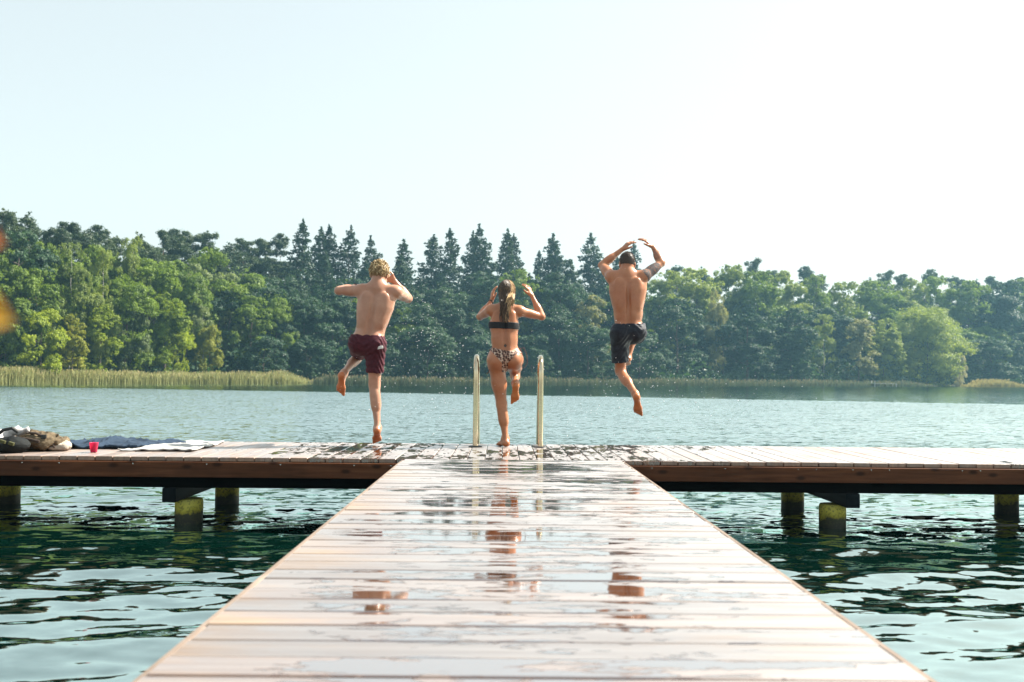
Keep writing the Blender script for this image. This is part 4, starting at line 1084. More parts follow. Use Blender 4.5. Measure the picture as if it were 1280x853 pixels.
# ---- woman in a bikini, stepping off with her left foot
def woman():
    D = lambda *v: A3(v) / 100.0
    neck = D(1.2, 1.5, 133.5); headc = D(2.3, 4.5, 146.8); shL = D(-12.6, 2, 129.0); shR = D(14.2, 2, 128.2)
    chest = D(0.0, 1, 115); waist = D(0.4, 0, 101.5); pel = D(1.2, 0, 85)
    hipL = D(-7.0, 0, 80); hipR = D(9.2, 1.5, 81)
    elL = D(-23.5, 21, 123.5); wrL = D(-12.6, 30, 140); elR = D(36.0, 13, 123.5); wrR = D(26.5, 17, 144)
    knL = D(-1.6, 2.5, 39.5); anL = D(2.4, -1, 7.8); heelL = D(3.2, -4.5, 3.2); toeL = D(-5.0, 9.5, 1.9)
    knR = D(11, 40, 71); anR = D(11.2, 4.0, 60.5); heelR = D(11.6, -0.5, 57.5); toeR = D(10.6, 4.5, 41.0)
    F = Field((-0.34, -0.22, -0.03), (0.48, 0.60, 1.64), 0.0055)
    F.add(slab(pel, waist, hipR - hipL, (0.124, 0.094), (0.106, 0.080)), 0.055)
    F.add(slab(waist, chest, shR - shL, (0.106, 0.080), (0.122, 0.092)), 0.06)
    F.add(slab(chest, lerp(chest, neck, 0.70), shR - shL, (0.124, 0.092), (0.090, 0.068)), 0.06)
    sp = neck - pel; sp /= np.linalg.norm(sp); sx = A3((1, 0, 0)); bk = A3((0, 1, 0))
    for s_, sh, h in ((-1, shL, hipL), (1, shR, hipR)):
        F.add(cone(lerp(neck, sh, 0.12), lerp(sh, neck, 0.20), 0.034, 0.038), 0.05)
        F.add(ell(lerp(chest, neck, 0.35) + sx * s_ * 0.066 - bk * 0.058, (0.036, 0.022, 0.058), frame(sp + sx * s_ * 0.25, sx)), 0.035)
        F.add(ell(chest + sx * s_ * 0.062 + bk * 0.078 + A3((0, 0, 0.0)), (0.058, 0.052, 0.056)), 0.03)
        F.add(ell(h + D(-0.6 * s_, -5.6, 0.8), (0.069, 0.069, 0.078)), 0.036)
        F.add(ell(h + D(s_ * 1.8, 0, 2.0), (0.054, 0.072, 0.095)), 0.045)
        F.add(cone(pel + sx * s_ * 0.032 - bk * 0.066, lerp(waist, chest, 0.7) + sx * s_ * 0.030 - bk * 0.058, 0.022, 0.021), 0.04)
    F.cut(cone(pel + sp * 0.045 - bk * 0.104, lerp(chest, neck, 0.6) - bk * 0.090, 0.014, 0.011), 0.03)
    F.cut(cone(D(1.1, -14.4, 74), D(1.1, -12.6, 88), 0.012, 0.006), 0.028)
    leg(F, hipL, knL, anL, 0.95, 0.99); leg(F, hipR, knR, anR, 0.93, 1.06, calf_back=(0, -0.2, -1))
    foot(F, anL, heelL, toeL, (0, 0, 1), (1, 0.5, 0), 0.92); foot(F, anR, heelR, toeR, (0, 1, 0.28), (-1, 0, 0), 0.92)
    arm(F, shL, elL, wrL, 0.84, 0.92); arm(F, shR, elR, wrR, 0.84, 0.92)
    hand(F, wrL, (0.10, -0.05, 1), (0.9, 0.3, -0.1), -1, 0.55, size=0.90); hand(F, wrR, (-0.40, 0.1, 0.9), (-0.75, 0.55, -0.35), 1, 0.55, 0.3, 0.90)
    F.add(cone(lerp(neck, headc, -0.2), lerp(neck, headc, 0.6) + D(0, -1.5, 0), 0.047, 0.044), 0.04)
    M, at = head(F, headc, (0.02, 0.12, 1), (0.05, 1, -0.1), 0.92)
    loc = (-0.058, 9.40, 0.0)
    skin = skin_mat("skin_tan", (0.40, 0.165, 0.078), (0.52, 0.235, 0.12), (0.52, 0.19, 0.06), (0.05, 0.06, 0.06))
    def ink(V):  # small tattoo at the small of the back
        return ((np.linalg.norm((V - D(1.4, -9, 95)) / D(1.3, 8, 1.5), axis=1) < 1) & (V[:, 1] < 0)).astype(float)
    b = body_obj(F, skin, loc, lambda V: np.maximum(sole_mask(V, heelL, toeL, (0, 0, 1)) * 0.4, sole_mask(V, heelR, toeR, (0, 1, 0.28))), ink)
    tag(b, "person with long wet hair in a bikini stepping off between the steel ladder rails", "person", "people leaping off the jetty")
    X, Y, Z = F.grid()
    def patch(name, region, mat, off=0.0042):
        G = Field.__new__(Field); G.h, G.lo, G.n, G.ax = F.h, F.lo, F.n, F.ax
        G.d = np.maximum(F.d - off, region.astype(np.float32)); V, Q = G.surface()
        return mesh_obj(name, np_mesh(name, V, Q), mat, b)
    black = cloth_mat("black_stretch", (0.012, 0.013, 0.016), (0.022, 0.023, 0.027), 60, 0.6, 0.15)
    tilt = Z + 0.02 * X
    band = np.maximum.reduce([tilt - 1.172 + 0 * Y, 1.108 - tilt + 0 * Y, np.abs(X - 0.0) - 0.150 + 0 * Y + 0 * Z])
    cups = np.maximum.reduce([0.045 - Y + 0 * X + 0 * Z, Z - 1.235 + np.abs(np.abs(X) - 0.062) * 0.9 + 0 * Y, 1.08 - Z + 0 * X + 0 * Y, np.abs(X) - 0.135 + 0 * Y + 0 * Z])
    tp = patch("bikini_top", np.minimum(band, cups), black, 0.005)
    m = MB()
    for s_ in (-1, 1):
        m.tube([(0.0 + s_ * 0.075, 0.118, 1.21), (s_ * 0.072 + 0.005, 0.075, 1.305), (0.012 + s_ * 0.052, 0.000, 1.352), (0.014 + s_ * 0.010, -0.052, 1.335), (0.012 + s_ * 0.016, -0.085, 1.28), (0.010 + s_ * 0.020, -0.098, 1.21), (0.010 + s_ * 0.024, -0.100, 1.16)], 0.0032, 6)
    m.build("neck_strap", black, tp, smooth=True)
    # patterned bottoms: a triangle behind, a triangle in front, thin sides
    zt = 0.905 - 0.02 * (X - 0.012) / 0.15; ax_ = np.abs(X - 0.012)
    back = np.maximum.reduce([Z - zt - 0.012 * (ax_ / 0.13) + 0 * Y, (0.752 + ax_ * 1.12) - Z + 0 * Y, Y - 0.0 + 0 * X + 0 * Z])
    front = np.maximum.reduce([Z - zt + 0.012 + 0 * Y, (0.730 + ax_ * 0.95) - Z + 0 * Y, -Y + 0 * X + 0 * Z])
    crotch = np.maximum.reduce([ax_ - 0.030 + 0 * Y + 0 * Z, Z - 0.80 + 0 * X + 0 * Y, 0.70 - Z + 0 * X + 0 * Y, np.abs(Y) - 0.10 + 0 * X + 0 * Z])
    side_ = np.maximum.reduce([Z - zt - 0.010 + 0 * Y, zt - 0.006 - Z + 0 * Y, 0.09 - ax_ + 0 * Y + 0 * Z, ax_ - 0.20 + 0 * Y + 0 * Z])
    t = NT("leopard_print"); c = t.coords(); v = t.n('TexVoronoi'); v.inputs['Scale'].default_value = 48; t.l(c, v.inputs['Vector'])
    pm = t.ramp(v.outputs['Distance'], [(0.34, (0.035, 0.014, 0.011)), (0.52, (0.20, 0.085, 0.05)), (0.74, (0.58, 0.45, 0.35))])
    pr = t.done(t.bsdf(t.mix(t.noise(c, 25, 3), pm, (0.30, 0.12, 0.07), 'MIX') if False else pm, 0.6).outputs[0])
    bt = patch("bikini_bottom", np.minimum.reduce([back, front, crotch, side_]), pr, 0.0045)
    for s_ in (-1, 1):
        m = MB(); k0 = A3((0.012 + s_ * 0.142, 0.01, 0.905 + (0.02 if s_ > 0 else 0)))
        if s_ > 0:
            m.tube([k0, k0 + D(3.5, -2, 1), k0 + D(6.2, -4, -6), k0 + D(7.0, -5, -13), k0 + D(4.2, -5, -18), k0 + D(2.2, -4, -17.5)], 0.0035, 6)
            m.tube([k0, k0 + D(2.0, -2, -4), k0 + D(2.6, -3, -12), k0 + D(1.8, -3, -18)], 0.003, 6)
        else:
            m.tube([k0, k0 + D(-1.0, -3, -5), k0 + D(0.3, -4, -13), k0 + D(-0.8, -5, -20), k0 + D(-2.6, -6, -22)], 0.0035, 6)
            m.tube([k0, k0 + D(0.5, -4, -4), k0 + D(1.6, -5, -12), k0 + D(1.0, -5, -19)], 0.003, 6)
        m.tube([k0 + D(-0.8, 0, 0.6), k0 + D(0.8, -1, -0.6)], 0.006, 6)
        m.build("tie_string", simple_mat("brown_string", (0.12, 0.06, 0.045), 0.7), bt, smooth=True)
    m = MB(); c = lerp(elL, wrL, 0.93); Mf = frame(wrL - elL, (0, 0, 1)); n = 18
    m.tube([c + (Mf[0] * math.cos(k * 6.2832 / n) + Mf[1] * math.sin(k * 6.2832 / n)) * 0.0245 for k in range(n + 1)], 0.005, 6)
    m.build("bracelet", simple_mat("black_bracelet", (0.015, 0.013, 0.013), 0.5), b, smooth=True)
    # long wet hair: strands lie over the skull, gather at the nape and fall down the back
    rng = random.Random(9); m = MB(); x_, f_, u_ = M; s = 0.92
    def strands(n, x0, x1, zend, r0):
        for k in range(n):
            lat = rng.uniform(x0, x1)            # -1 .. 1 across the head
            back = rng.uniform(-0.2, 1.0)
            pts = []
            th0 = rng.uniform(0.1, 0.5); ph = lat * 1.45
            for q in range(9):                    # over the skull
                th = th0 + (1.95 - th0) * q / 8
                dv = u_ * math.cos(th) + (x_ * math.sin(ph) * (1 if back > 0 else 1.0) - f_ * math.cos(ph)) * math.sin(th)
                squeeze = 1.0
                pts.append(at(0, -0.008, 0.012) + (x_ * (dv @ x_) * 0.083 + f_ * (dv @ f_) * 0.101 + u_ * (dv @ u_) * 0.101) * s * (1 + rng.uniform(-0.02, 0.07)))
            e = pts[-1]; ze = zend + rng.uniform(-0.02, 0.10) * (0.4 + abs(lat))
            tx = 0.014 + (0.062 * lat if x0 > 0.2 else 0.034 * lat) + rng.gauss(0, 0.013)
            ty = -0.108 + rng.gauss(0, 0.006)
            for q in range(1, 9):
                a = q / 8; wv = 0.009 * a * math.sin(a * 9 + lat * 7 + k)
                pts.append(A3((e[0] + (tx - e[0]) * min(1, a * 1.35) + wv, e[1] + (ty - e[1]) * min(1, a * 2.0), e[2] + (ze - e[2]) * a)))
            m.tube(pts, [r0] * 14 + [r0 * .8, r0 * .6, r0 * .3], 5, min(1, max(0, (0.02 + 0.42 * rng.random() ** 2) if lat < 0.35 else 0.45 + 0.55 * rng.random())))  # right-hand strands blonder: sunlight on that side put into the hair colour
    strands(170, -1.0, 0.55, 1.175, 0.0042); strands(70, 0.35, 1.0, 1.262, 0.0040)
    for k in range(120):                          # front and sides of the head
        lat = rng.choice((-1, 1)) * rng.uniform(0.9, 1.9); pts = []
        for q in range(8):
            th = 0.25 + 1.55 * q / 7; ph = lat
            dv = u_ * math.cos(th) + (x_ * math.sin(ph) - f_ * math.cos(ph)) * math.sin(th)
            pts.append(at(0, -0.008, 0.012) + (x_ * (dv @ x_) * 0.083 + f_ * (dv @ f_) * 0.101 + u_ * (dv @ u_) * 0.101) * s)
        e = pts[-1]; g = at(0.03 * lat, -0.095, -0.11)
        for a in (0.35, 0.7, 1.0): pts.append(e + (g - e) * a + (x_ * 0.012 * np.sign(lat)) * math.sin(a * 3.14))
        m.tube(pts, 0.0046, 5, (0.2 + 0.2 * rng.random()) if lat < 0 else 0.35 + 0.5 * rng.random())  # sunlit right side painted paler here too
    t = NT("hair_wet"); col = t.ramp(t.attr("strand"), [(0.0, (0.045, 0.025, 0.015)), (0.3, (0.13, 0.078, 0.045)), (0.6, (0.33, 0.20, 0.095)), (1.0, (0.74, 0.52, 0.28))])
    b2 = t.bsdf(col, 0.46); ht = t.n('BsdfTranslucent'); t.l(col, ht.inputs[0]); mx = t.n('MixShader'); mx.inputs[0].default_value = 0.2
    t.l(b2.outputs[0], mx.inputs[1]); t.l(ht.outputs[0], mx.inputs[2]); hm = t.done(mx.outputs[0])
    m.build("long_hair", hm, b, smooth=True, attr="strand")
    H = Field(tuple(headc - 0.2), tuple(headc + 0.2), 0.005)
    H.add(ell(at(0, -0.010, 0.013), (0.080 * s, 0.098 * s, 0.098 * s), M), 0.01)
    X, Y, Z = H.grid(); fx = (X - headc[0]) * f_[0] + (Y - headc[1]) * f_[1] + (Z - headc[2]) * f_[2]; uz = (X - headc[0]) * u_[0] + (Y - headc[1]) * u_[1] + (Z - headc[2]) * u_[2]
    H.clip(np.maximum(-(uz + 0.07), np.minimum(fx - 0.05, -(uz - 0.04))))
    V, Q = H.surface(); me = np_mesh("hair_roots", V, Q); pattr(me, "strand", np.full(len(V), 0.25)); mesh_obj("hair_roots", me, hm, b)
    return b

# ---- man in dark shorts, in mid-air past the edge of the boards
def man_dark():
    D = lambda *v: A3(v) / 100.0        # z measured from the deck level, body floats above the water
    neck = D(-2.0, 2, 173.0); headc = D(-0.8, 5.5, 184.0); shL = D(-16.4, 3, 168.5); shR = D(15.4, 3, 169.5)
    chest = D(-0.8, 1.5, 155); waist = D(0, 0, 131); pel = D(-0.5, 1, 116)
    hipL = D(-8.4, 1, 110); hipR = D(8.6, 2, 111)
    elL = D(-25.0, 25, 183.5); wrL = D(-4.0, 28, 200.5); elR = D(35.8, 16, 185.5); wrR = D(29.0, 27, 203.5)
    knL = D(-6.8, 8, 72.5); anL = D(5.0, -20, 50.5); heelL = D(5.8, -25, 46.8); toeL = D(8.8, -17, 28.5)
    knR = D(14.8, 43, 123.0); anR = D(3.8, 31, 87.5); heelR = D(3.0, 26.5, 85.0); toeR = D(2.4, 43, 79.0)
    F = Field((-0.40, -0.38, 0.20), (0.50, 0.66, 2.16), 0.006)
    male_torso(F, pel, waist, chest, neck, shL, shR, hipL, hipR, w=(0.134, 0.127, 0.163), d=(0.096, 0.090, 0.110))
    leg(F, hipL, knL, anL, 1.0, calf_back=(0, -0.6, -0.8)); leg(F, hipR, knR, anR, 0.97, calf_back=(0, -1, -0.2))
    for h in (hipL, hipR): F.add(ell(h + D(0, -6.0, 1.5), (0.080, 0.070, 0.085)), 0.05)
    foot(F, anL, heelL, toeL, (0, 1, 0.4), (1, 0, 0), 1.02); foot(F, anR, heelR, toeR, (0, 0.2, 1), (-1, 0, 0), 0.98)
    arm(F, shL, elL, wrL, 1.05, 1.05); arm(F, shR, elR, wrR, 1.05, 1.05)
    hand(F, wrL, (0.62, 0.05, 0.62), (0.5, 0.4, -0.6), -1, 0.62, 0.22, 1.05); hand(F, wrR, (-0.62, 0.05, 0.58), (-0.55, 0.35, -0.65), 1, 0.55, 0.40, 1.08)
    F.add(cone(lerp(neck, headc, -0.3), lerp(neck, headc, 0.62) + D(0, -2, 0), 0.064, 0.058), 0.05)
    M, at = head(F, headc, (0.03, 0.28, 1), (0.05, 1, -0.2), 0.98)
    loc = (1.205, 10.15, 0.0)
    armax = (shR, elR)
    def ink(V):
        d, t_ = near_seg(V, lerp(shR, elR, -0.05), lerp(shR, elR, 0.82)); return np.clip((0.080 - d) / 0.01, 0, 1) * ((t_ > 0.02) & (t_ < 0.97))
    def ink2(V):
        d, t_ = near_seg(V, elR, wrR); return np.maximum(ink(V), 0.35 * np.clip((0.06 - d) / 0.01, 0, 1) * ((t_ > 0.15) & (t_ < 0.8)))
    b = body_obj(F, skin_mat("skin_bronze", (0.40, 0.165, 0.080), (0.50, 0.225, 0.115), (0.50, 0.17, 0.055), (0.035, 0.045, 0.055)), loc,
                 lambda V: np.maximum(sole_mask(V, heelL, toeL, (0, 1, 0.4)), sole_mask(V, heelR, toeR, (0, 0.2, 1))), ink2)
    tag(b, "person with cropped hair, tattooed arm and dark shorts in mid-air over water", "person", "people leaping off the jetty")
    S = Field((-0.26, -0.22, 0.66), (0.34, 0.56, 1.34), 0.0055)
    wb = lerp(pel, waist, 0.36)
    S.add(slab(pel - D(0, 0, 2), wb, hipR - hipL, (0.145, 0.112), (0.138, 0.102)), 0.03)
    for h in (hipL, hipR): S.add(ell(h + D(0, -6.0, 1.5), (0.090, 0.080, 0.095)), 0.05)
    eL = lerp(hipL, knL, 0.74); eR = lerp(hipR, knR, 0.82)
    S.add(cone(hipL, eL, 0.101, 0.086), 0.05); S.add(cone(hipR, eR, 0.101, 0.088), 0.05)
    X, Y, Z = S.grid()
    def beyond(a, e):
        ax = e - a; ax /= np.linalg.norm(ax); return (X - e[0]) * ax[0] + (Y - e[1]) * ax[1] + (Z - e[2]) * ax[2]
    S.clip(np.where(Z < 1.02, beyond(hipL, eL) + 0.06 * (X + 0.08), -0.2)); S.clip(np.where(Y > 0.12, beyond(hipR, eR), -0.2))
    ax = waist - pel; ax /= np.linalg.norm(ax)
    S.clip((X - wb[0]) * (ax[0] - 0.05) + (Y - wb[1]) * ax[1] + (Z - wb[2]) * ax[2])
    S.d += (0.0030 * np.sin(70 * Z - 30 * X + 5 * np.sin(26 * X + 18 * Y))).astype(np.float32)
    V, Q = S.surface()
    sh = mesh_obj("swim_shorts", np_mesh("swim_shorts", V, Q), cloth_mat("black_shorts", (0.010, 0.012, 0.020), (0.022, 0.025, 0.036), 24, 0.55), b)
    # close-cropped hair
    x_, f_, u_ = M; s = 0.98
    H = Field(tuple(headc - 0.2), tuple(headc + 0.2), 0.004)
    H.add(ell(at(0, -0.010, 0.016), (0.080 * s, 0.098 * s, 0.098 * s), M), 0.01)
    X, Y, Z = H.grid(); loc_ = lambda v: (X - headc[0]) * v[0] + (Y - headc[1]) * v[1] + (Z - headc[2]) * v[2]
    fx, uz = loc_(f_), loc_(u_)
    H.clip(np.maximum(-(uz + 0.046 - 0.12 * fx), np.minimum(fx - 0.055, -(uz - 0.050))))
    H.d += (0.0022 * np.sin(420 * X) * np.sin(400 * Y + 1) * np.sin(380 * Z)).astype(np.float32)
    V, Q = H.surface(); me = np_mesh("cropped_hair", V, Q); 
    ux = (V - headc) @ u_; pattr(me, "strand", np.clip((ux + 0.06) / 0.16, 0, 1) * 0.5 + 0.25 * RNG.random(len(V)))
    t = NT("hair_dark"); col = t.ramp(t.attr("strand"), [(0.0, (0.030, 0.018, 0.012)), (0.7, (0.055, 0.035, 0.024)), (1.0, (0.10, 0.07, 0.05))])
    hm = t.done(t.bsdf(col, 0.5).outputs[0])
    ho = mesh_obj("cropped_hair", me, hm, b)
    rng = np.random.default_rng(2); nv = (V - headc); idx = rng.integers(0, len(V), 2600); P = V[idx]; Nn = unit(nv[idx] * np.array([1, 1, 0.9]))
    L = (0.004 + 0.010 * np.clip((nv[idx] @ u_ + 0.03) / 0.10, 0, 1))[:, None]; dirs = unit(Nn + 0.45 * rng.normal(size=P.shape)); sd_ = unit(np.cross(dirs, rng.normal(size=P.shape))) * 0.0016
    VV = np.stack([P - sd_, P + sd_, P + dirs * L], 1).reshape(-1, 3); me2 = np_mesh("hair_bristles", VV, np.arange(len(VV)).reshape(-1, 3), False)
    pattr(me2, "strand", np.repeat(rng.random(len(P)), 3)); mesh_obj("hair_bristles", me2, hm, ho)
    return b

man_maroon(); woman(); man_dark()
# ------------------------------------------------------------------ the jetty
PX0, PX1 = -0.815, 0.905         # walkway sides
PY = 7.93                        # front edge of the cross platform
PB = 9.78                        # its far edge

def board_mat(name, across):
    """wet, sun-bleached decking. across: True when boards run along x"""
    t = NT(name); pl = t.attr("board")
    c = t.coords((1, 1, 1))
    st = (1.2, 26, 8) if across else (26, 1.2, 8)
    off = t.n('CombineXYZ'); t.l(t.math('MULTIPLY', pl, 37.0), off.inputs[0 if across else 1]); t.l(t.math('MULTIPLY', pl, 11.0), off.inputs[2])
    cs = t.vmath('ADD', t.vmath('MULTIPLY', c, st), off.outputs[0])
    grain = t.noise(cs, 1.0, 6, 0.65, 0.6)
    fine = t.noise(t.vmath('MULTIPLY', cs, (1.5, 3.5, 1.5) if across else (3.5, 1.5, 1.5)), 1.0, 4, 0.6)
    wood = t.ramp(grain, [(0.22, (0.075, 0.028, 0.009)), (0.5, (0.140, 0.062, 0.023)), (0.8, (0.225, 0.122, 0.056))])
    dry = t.ramp(grain, [(0.25, (0.21, 0.122, 0.058)), (0.75, (0.34, 0.230, 0.125))])
    # soaked film in puddled patches, broken up board by board
    cw = t.vmath('ADD', t.vmath('MULTIPLY', c, (1.0, 1.0, 1.0)), off.outputs[0])
    n1 = t.noise(t.vmath('MULTIPLY', cw, (2.0, 9.0, 1) if across else (7.0, 2.4, 1)), 1.0, 4, 0.6, 0.5)
    n2 = t.noise(c, 0.9, 3, 0.5)
    n3 = t.noise(t.vmath('MULTIPLY', cw, (5.0, 17.0, 1) if across else (15.0, 5.0, 1)), 1.0, 3, 0.6, 0.8)
    wet = t.math('ADD', t.math('MULTIPLY', n1, 0.65), t.math('MULTIPLY', n2, 0.45))
    sp = t.n('SeparateXYZ'); t.l(c, sp.inputs[0])
    # feet and dripping bodies have soaked the strip that leads to the ladder
    dx = t.math('ABSOLUTE', t.math('ADD', sp.outputs['X'], 0.02))
    near = t.math('MULTIPLY', t.math('SUBTRACT', 1.3, dx, clamp=True), 0.145)
    if not across:
        near = t.math('SUBTRACT', t.math('MULTIPLY', t.math('SUBTRACT', 2.4, dx, clamp=True), 0.20), 0.06)
    wet = t.math('ADD', wet, near); wet = t.math('ADD', wet, t.math('MULTIPLY', t.math('SUBTRACT', pl, 0.5), 0.11))
    # the left edge has already dried in the sun
    if across: wet = t.math('SUBTRACT', wet, t.math('MULTIPLY', t.math('SUBTRACT', -0.42, sp.outputs['X'], clamp=True), 0.30))
    film = t.ramp(t.math('ADD', wet, t.math('MULTIPLY', t.math('SUBTRACT', n3, 0.5), 0.55)), [(0.675, 0.0), (0.715, 1.0)])
    damp = t.ramp(wet, [(0.38, 0.0), (0.60, 1.0)])
    if not across: dry = t.ramp(grain, [(0.25, (0.20, 0.125, 0.08)), (0.75, (0.32, 0.215, 0.15))])
    col = t.mix(damp, dry, wood)
    tone = t.ramp(t.math('FRACT', t.math('MULTIPLY', pl, 7.31)), [(0.0, (0.62, 0.56, 0.52)), (0.5, (0.95, 0.93, 0.92)), (1.0, (1.25, 1.16, 1.06))])
    col = t.mix(1.0, col, tone, 'MULTIPLY')
    col = t.mix(t.math('MULTIPLY', t.ramp(fine, [(0.35, 1.0), (0.55, 0.0)]), 0.45), col, (0.07, 0.025, 0.010))
    col = t.mix(t.math('MULTIPLY', t.ramp(t.noise(c, 23, 3), [(0.62, 0.0), (0.70, 1.0)]), 0.35), col, (0.10, 0.04, 0.022))
    col = t.mix(t.math('MULTIPLY', film, 0.55), col, (0.085, 0.026, 0.010))
    rough = t.mix(damp, 0.50, 0.40); rough = t.mix(film, rough, 0.035)
    h = t.math('ADD', t.math('MULTIPLY', grain, 0.7), t.math('MULTIPLY', fine, 0.4))
    h = t.math('MULTIPLY', h, t.math('SUBTRACT', 1.0, t.math('MULTIPLY', film, 0.94)))
    nb = t.bump(h, 0.35, 0.004)
    return t.done(t.wet(col, rough, nb, 0.22 if across else 0.50, share=t.math('MAXIMUM', t.math('MULTIPLY', t.ramp(damp, [(0.0, 0.42), (1.0, 0.88)]), t.ramp(grain, [(0.3, 0.80), (0.6, 1.0)])), film)))

def end_wood(name, c1, c2, axis='x', rough=0.6, spec=0.12):
    t = NT(name); c = t.coords()
    g = t.noise(t.vmath('MULTIPLY', c, (1.6, 20, 26) if axis == 'x' else (20, 1.6, 26)), 1.0, 6, 0.6, 0.8)
    col = t.ramp(g, [(0.28, c1), (0.72, c2)])
    col = t.mix(t.math('MULTIPLY', t.ramp(t.noise(c, 1.1, 4, 0.6), [(0.45, 0.0), (0.65, 1.0)]), 0.55), col, tuple(x * 0.45 for x in c1))
    v = t.n('TexVoronoi', voronoi_dimensions='2D'); v.inputs['Scale'].default_value = 2.6; sx = t.n('SeparateXYZ'); t.l(c, sx.inputs[0]); cx = t.n('CombineXYZ')
    t.l(sx.outputs[0 if axis == 'x' else 1], cx.inputs[0]); t.l(t.math('MULTIPLY', sx.outputs[2], 2.2), cx.inputs[1]); t.l(cx.outputs[0], v.inputs['Vector'])
    col = t.mix(t.ramp(v.outputs['Distance'], [(0.05, 0.9), (0.13, 0.0)]), col, (c1[0] * .35, c1[1] * .3, c1[2] * .3))
    b = t.bsdf(col, rough, Normal=t.bump(g, 0.4, 0.004)); b.inputs['Specular IOR Level'].default_value = spec
    return t.done(b.outputs[0])

def make_jetty():
    rng = random.Random(3)
    root = empty("jetty", (-0.012, PY, 0), R(0.38))
    tag(root, "long wooden bathing jetty with wet boards and a cross platform at its end", "jetty")
    base = Vector((0, -PY, 0))
    def part(m, name, mat, smooth=False, attr=None, parent=None):
        o = m.build(name, mat, parent or root, None if parent else base, smooth, attr); return o
    # walkway boards, laid across
    m = MB(); y = PY - 0.004; w = 0.1395; gap = 0.0112
    while y > -2.2:
        dz = rng.gauss(0, 0.0012); tl = rng.gauss(0, 0.0035); tx = rng.gauss(0, 0.0007)
        rot = Matrix.Rotation(tl, 3, 'X') @ Matrix.Rotation(tx, 3, 'Y')
        e = rng.gauss(0, 0.003)
        m.bevbox((PX0 + e, y - w, -0.034 + dz), (PX1 + e, y, dz), 0.0035, rng.random(), rot)
        y -= w + gap
    part(m, "walkway_deck", board_mat("walkway_boards", True), attr="board")
    # cross platform boards, laid front to back
    m = MB(); x = -9.0
    while x < 9.0:
        dz = rng.gauss(0, 0.0012); rot = Matrix.Rotation(rng.gauss(0, 0.004), 3, 'Y')
        m.bevbox((x, PY + 0.002, -0.034 + dz), (x + w - 0.006, PB + rng.gauss(0, 0.004), dz), 0.0035, rng.random(), rot)
        x += w + 0.0005
    part(m, "platform_deck", board_mat("platform_boards", False), attr="board")
    # screw heads
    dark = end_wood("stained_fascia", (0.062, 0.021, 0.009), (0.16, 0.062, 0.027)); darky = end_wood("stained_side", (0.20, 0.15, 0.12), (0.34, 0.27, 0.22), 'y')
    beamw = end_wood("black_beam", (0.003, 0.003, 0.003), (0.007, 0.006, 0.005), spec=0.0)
    # fascia boards of the platform: several lengths butted end to end, left and right of the walkway
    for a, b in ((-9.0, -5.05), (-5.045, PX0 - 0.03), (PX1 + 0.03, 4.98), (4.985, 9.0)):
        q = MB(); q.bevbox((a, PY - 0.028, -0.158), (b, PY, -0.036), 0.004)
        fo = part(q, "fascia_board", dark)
        s = MB(); xx = a + 0.21
        while xx < b:
            s.lathe([(0.0, 0.003), (0.0035, 0.003), (0.005, 0.0)], 8)
            n = 24; s.v[-n:] = [(xx + vx, PY - 0.028 - vz, -0.052 + vy) for vx, vy, vz in s.v[-n:]]
            xx += rng.choice((0.145, 0.29, 0.58))
        so = s.build("screw", simple_mat("screw_steel", (0.7, 0.7, 0.7), 0.25, metallic=1.0), fo); 
    q = MB(); q.bevbox((-9.0, PB - 0.03, -0.158), (9.0, PB - 0.002, -0.036), 0.004); part(q, "fascia_board", dark)
    # bearers under the platform and walkway
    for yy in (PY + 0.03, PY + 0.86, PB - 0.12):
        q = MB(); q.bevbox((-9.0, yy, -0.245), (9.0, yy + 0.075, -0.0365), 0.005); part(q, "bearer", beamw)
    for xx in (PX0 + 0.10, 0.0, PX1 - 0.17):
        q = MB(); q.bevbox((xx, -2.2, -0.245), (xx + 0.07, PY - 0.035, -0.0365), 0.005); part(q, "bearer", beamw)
    for xa, xb in ((PX0 - 0.024, PX0 - 0.002), (PX1 + 0.004, PX1 + 0.026)):
        q = MB(); q.bevbox((xa, -2.2, -0.120), (xb, PY - 0.031, -0.006), 0.004); part(q, "side_board", darky)
    # piles with cross beams
    t = NT("pile_wood"); geo = t.n('NewGeometry'); sp = t.n('SeparateXYZ'); t.l(geo.outputs['Position'], sp.inputs[0])
    c = t.coords(); nz = t.noise(t.vmath('MULTIPLY', c, (9, 9, 7)), 1.0, 5, 0.65)
    lvl = t.math('ADD', sp.outputs['Z'], t.math('MULTIPLY', t.math('SUBTRACT', nz, 0.5), 0.16))
    mr = t.n('MapRange'); mr.inputs['From Min'].default_value = WATER_Z; mr.inputs['From Max'].default_value = -0.25; t.l(lvl, mr.inputs['Value'])
    algae = t.ramp(mr.outputs[0], [(0.0, (0.012, 0.014, 0.008)), (0.24, (0.030, 0.030, 0.014)), (0.33, (0.42, 0.38, 0.035)), (0.50, (0.74, 0.69, 0.11)), (0.95, (0.70, 0.66, 0.20))])
    algae = t.mix(t.math('MULTIPLY', t.ramp(t.noise(c, 55, 3), [(0.5, 0.0), (0.62, 1.0)]), 0.55), algae, (0.05, 0.05, 0.015))
    pm = t.done(t.bsdf(algae, 0.7, Normal=t.bump(nz, 0.5, 0.01)).outputs[0])
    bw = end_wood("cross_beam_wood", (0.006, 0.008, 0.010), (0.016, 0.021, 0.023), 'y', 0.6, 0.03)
    def pile(x, y, top, r_):
        q = MB(); n = 22; zs = [-3.0, -0.9, -0.62, -0.5, top - 0.02, top]; vs = []
        prof = [(r_ * 1.0, z) for z in zs[:-1]] + [(r_ * 0.93, zs[-1]), (0.0, zs[-1])]
        q.lathe(prof, n, (x, y, 0)); part(q, "pile", pm, True)
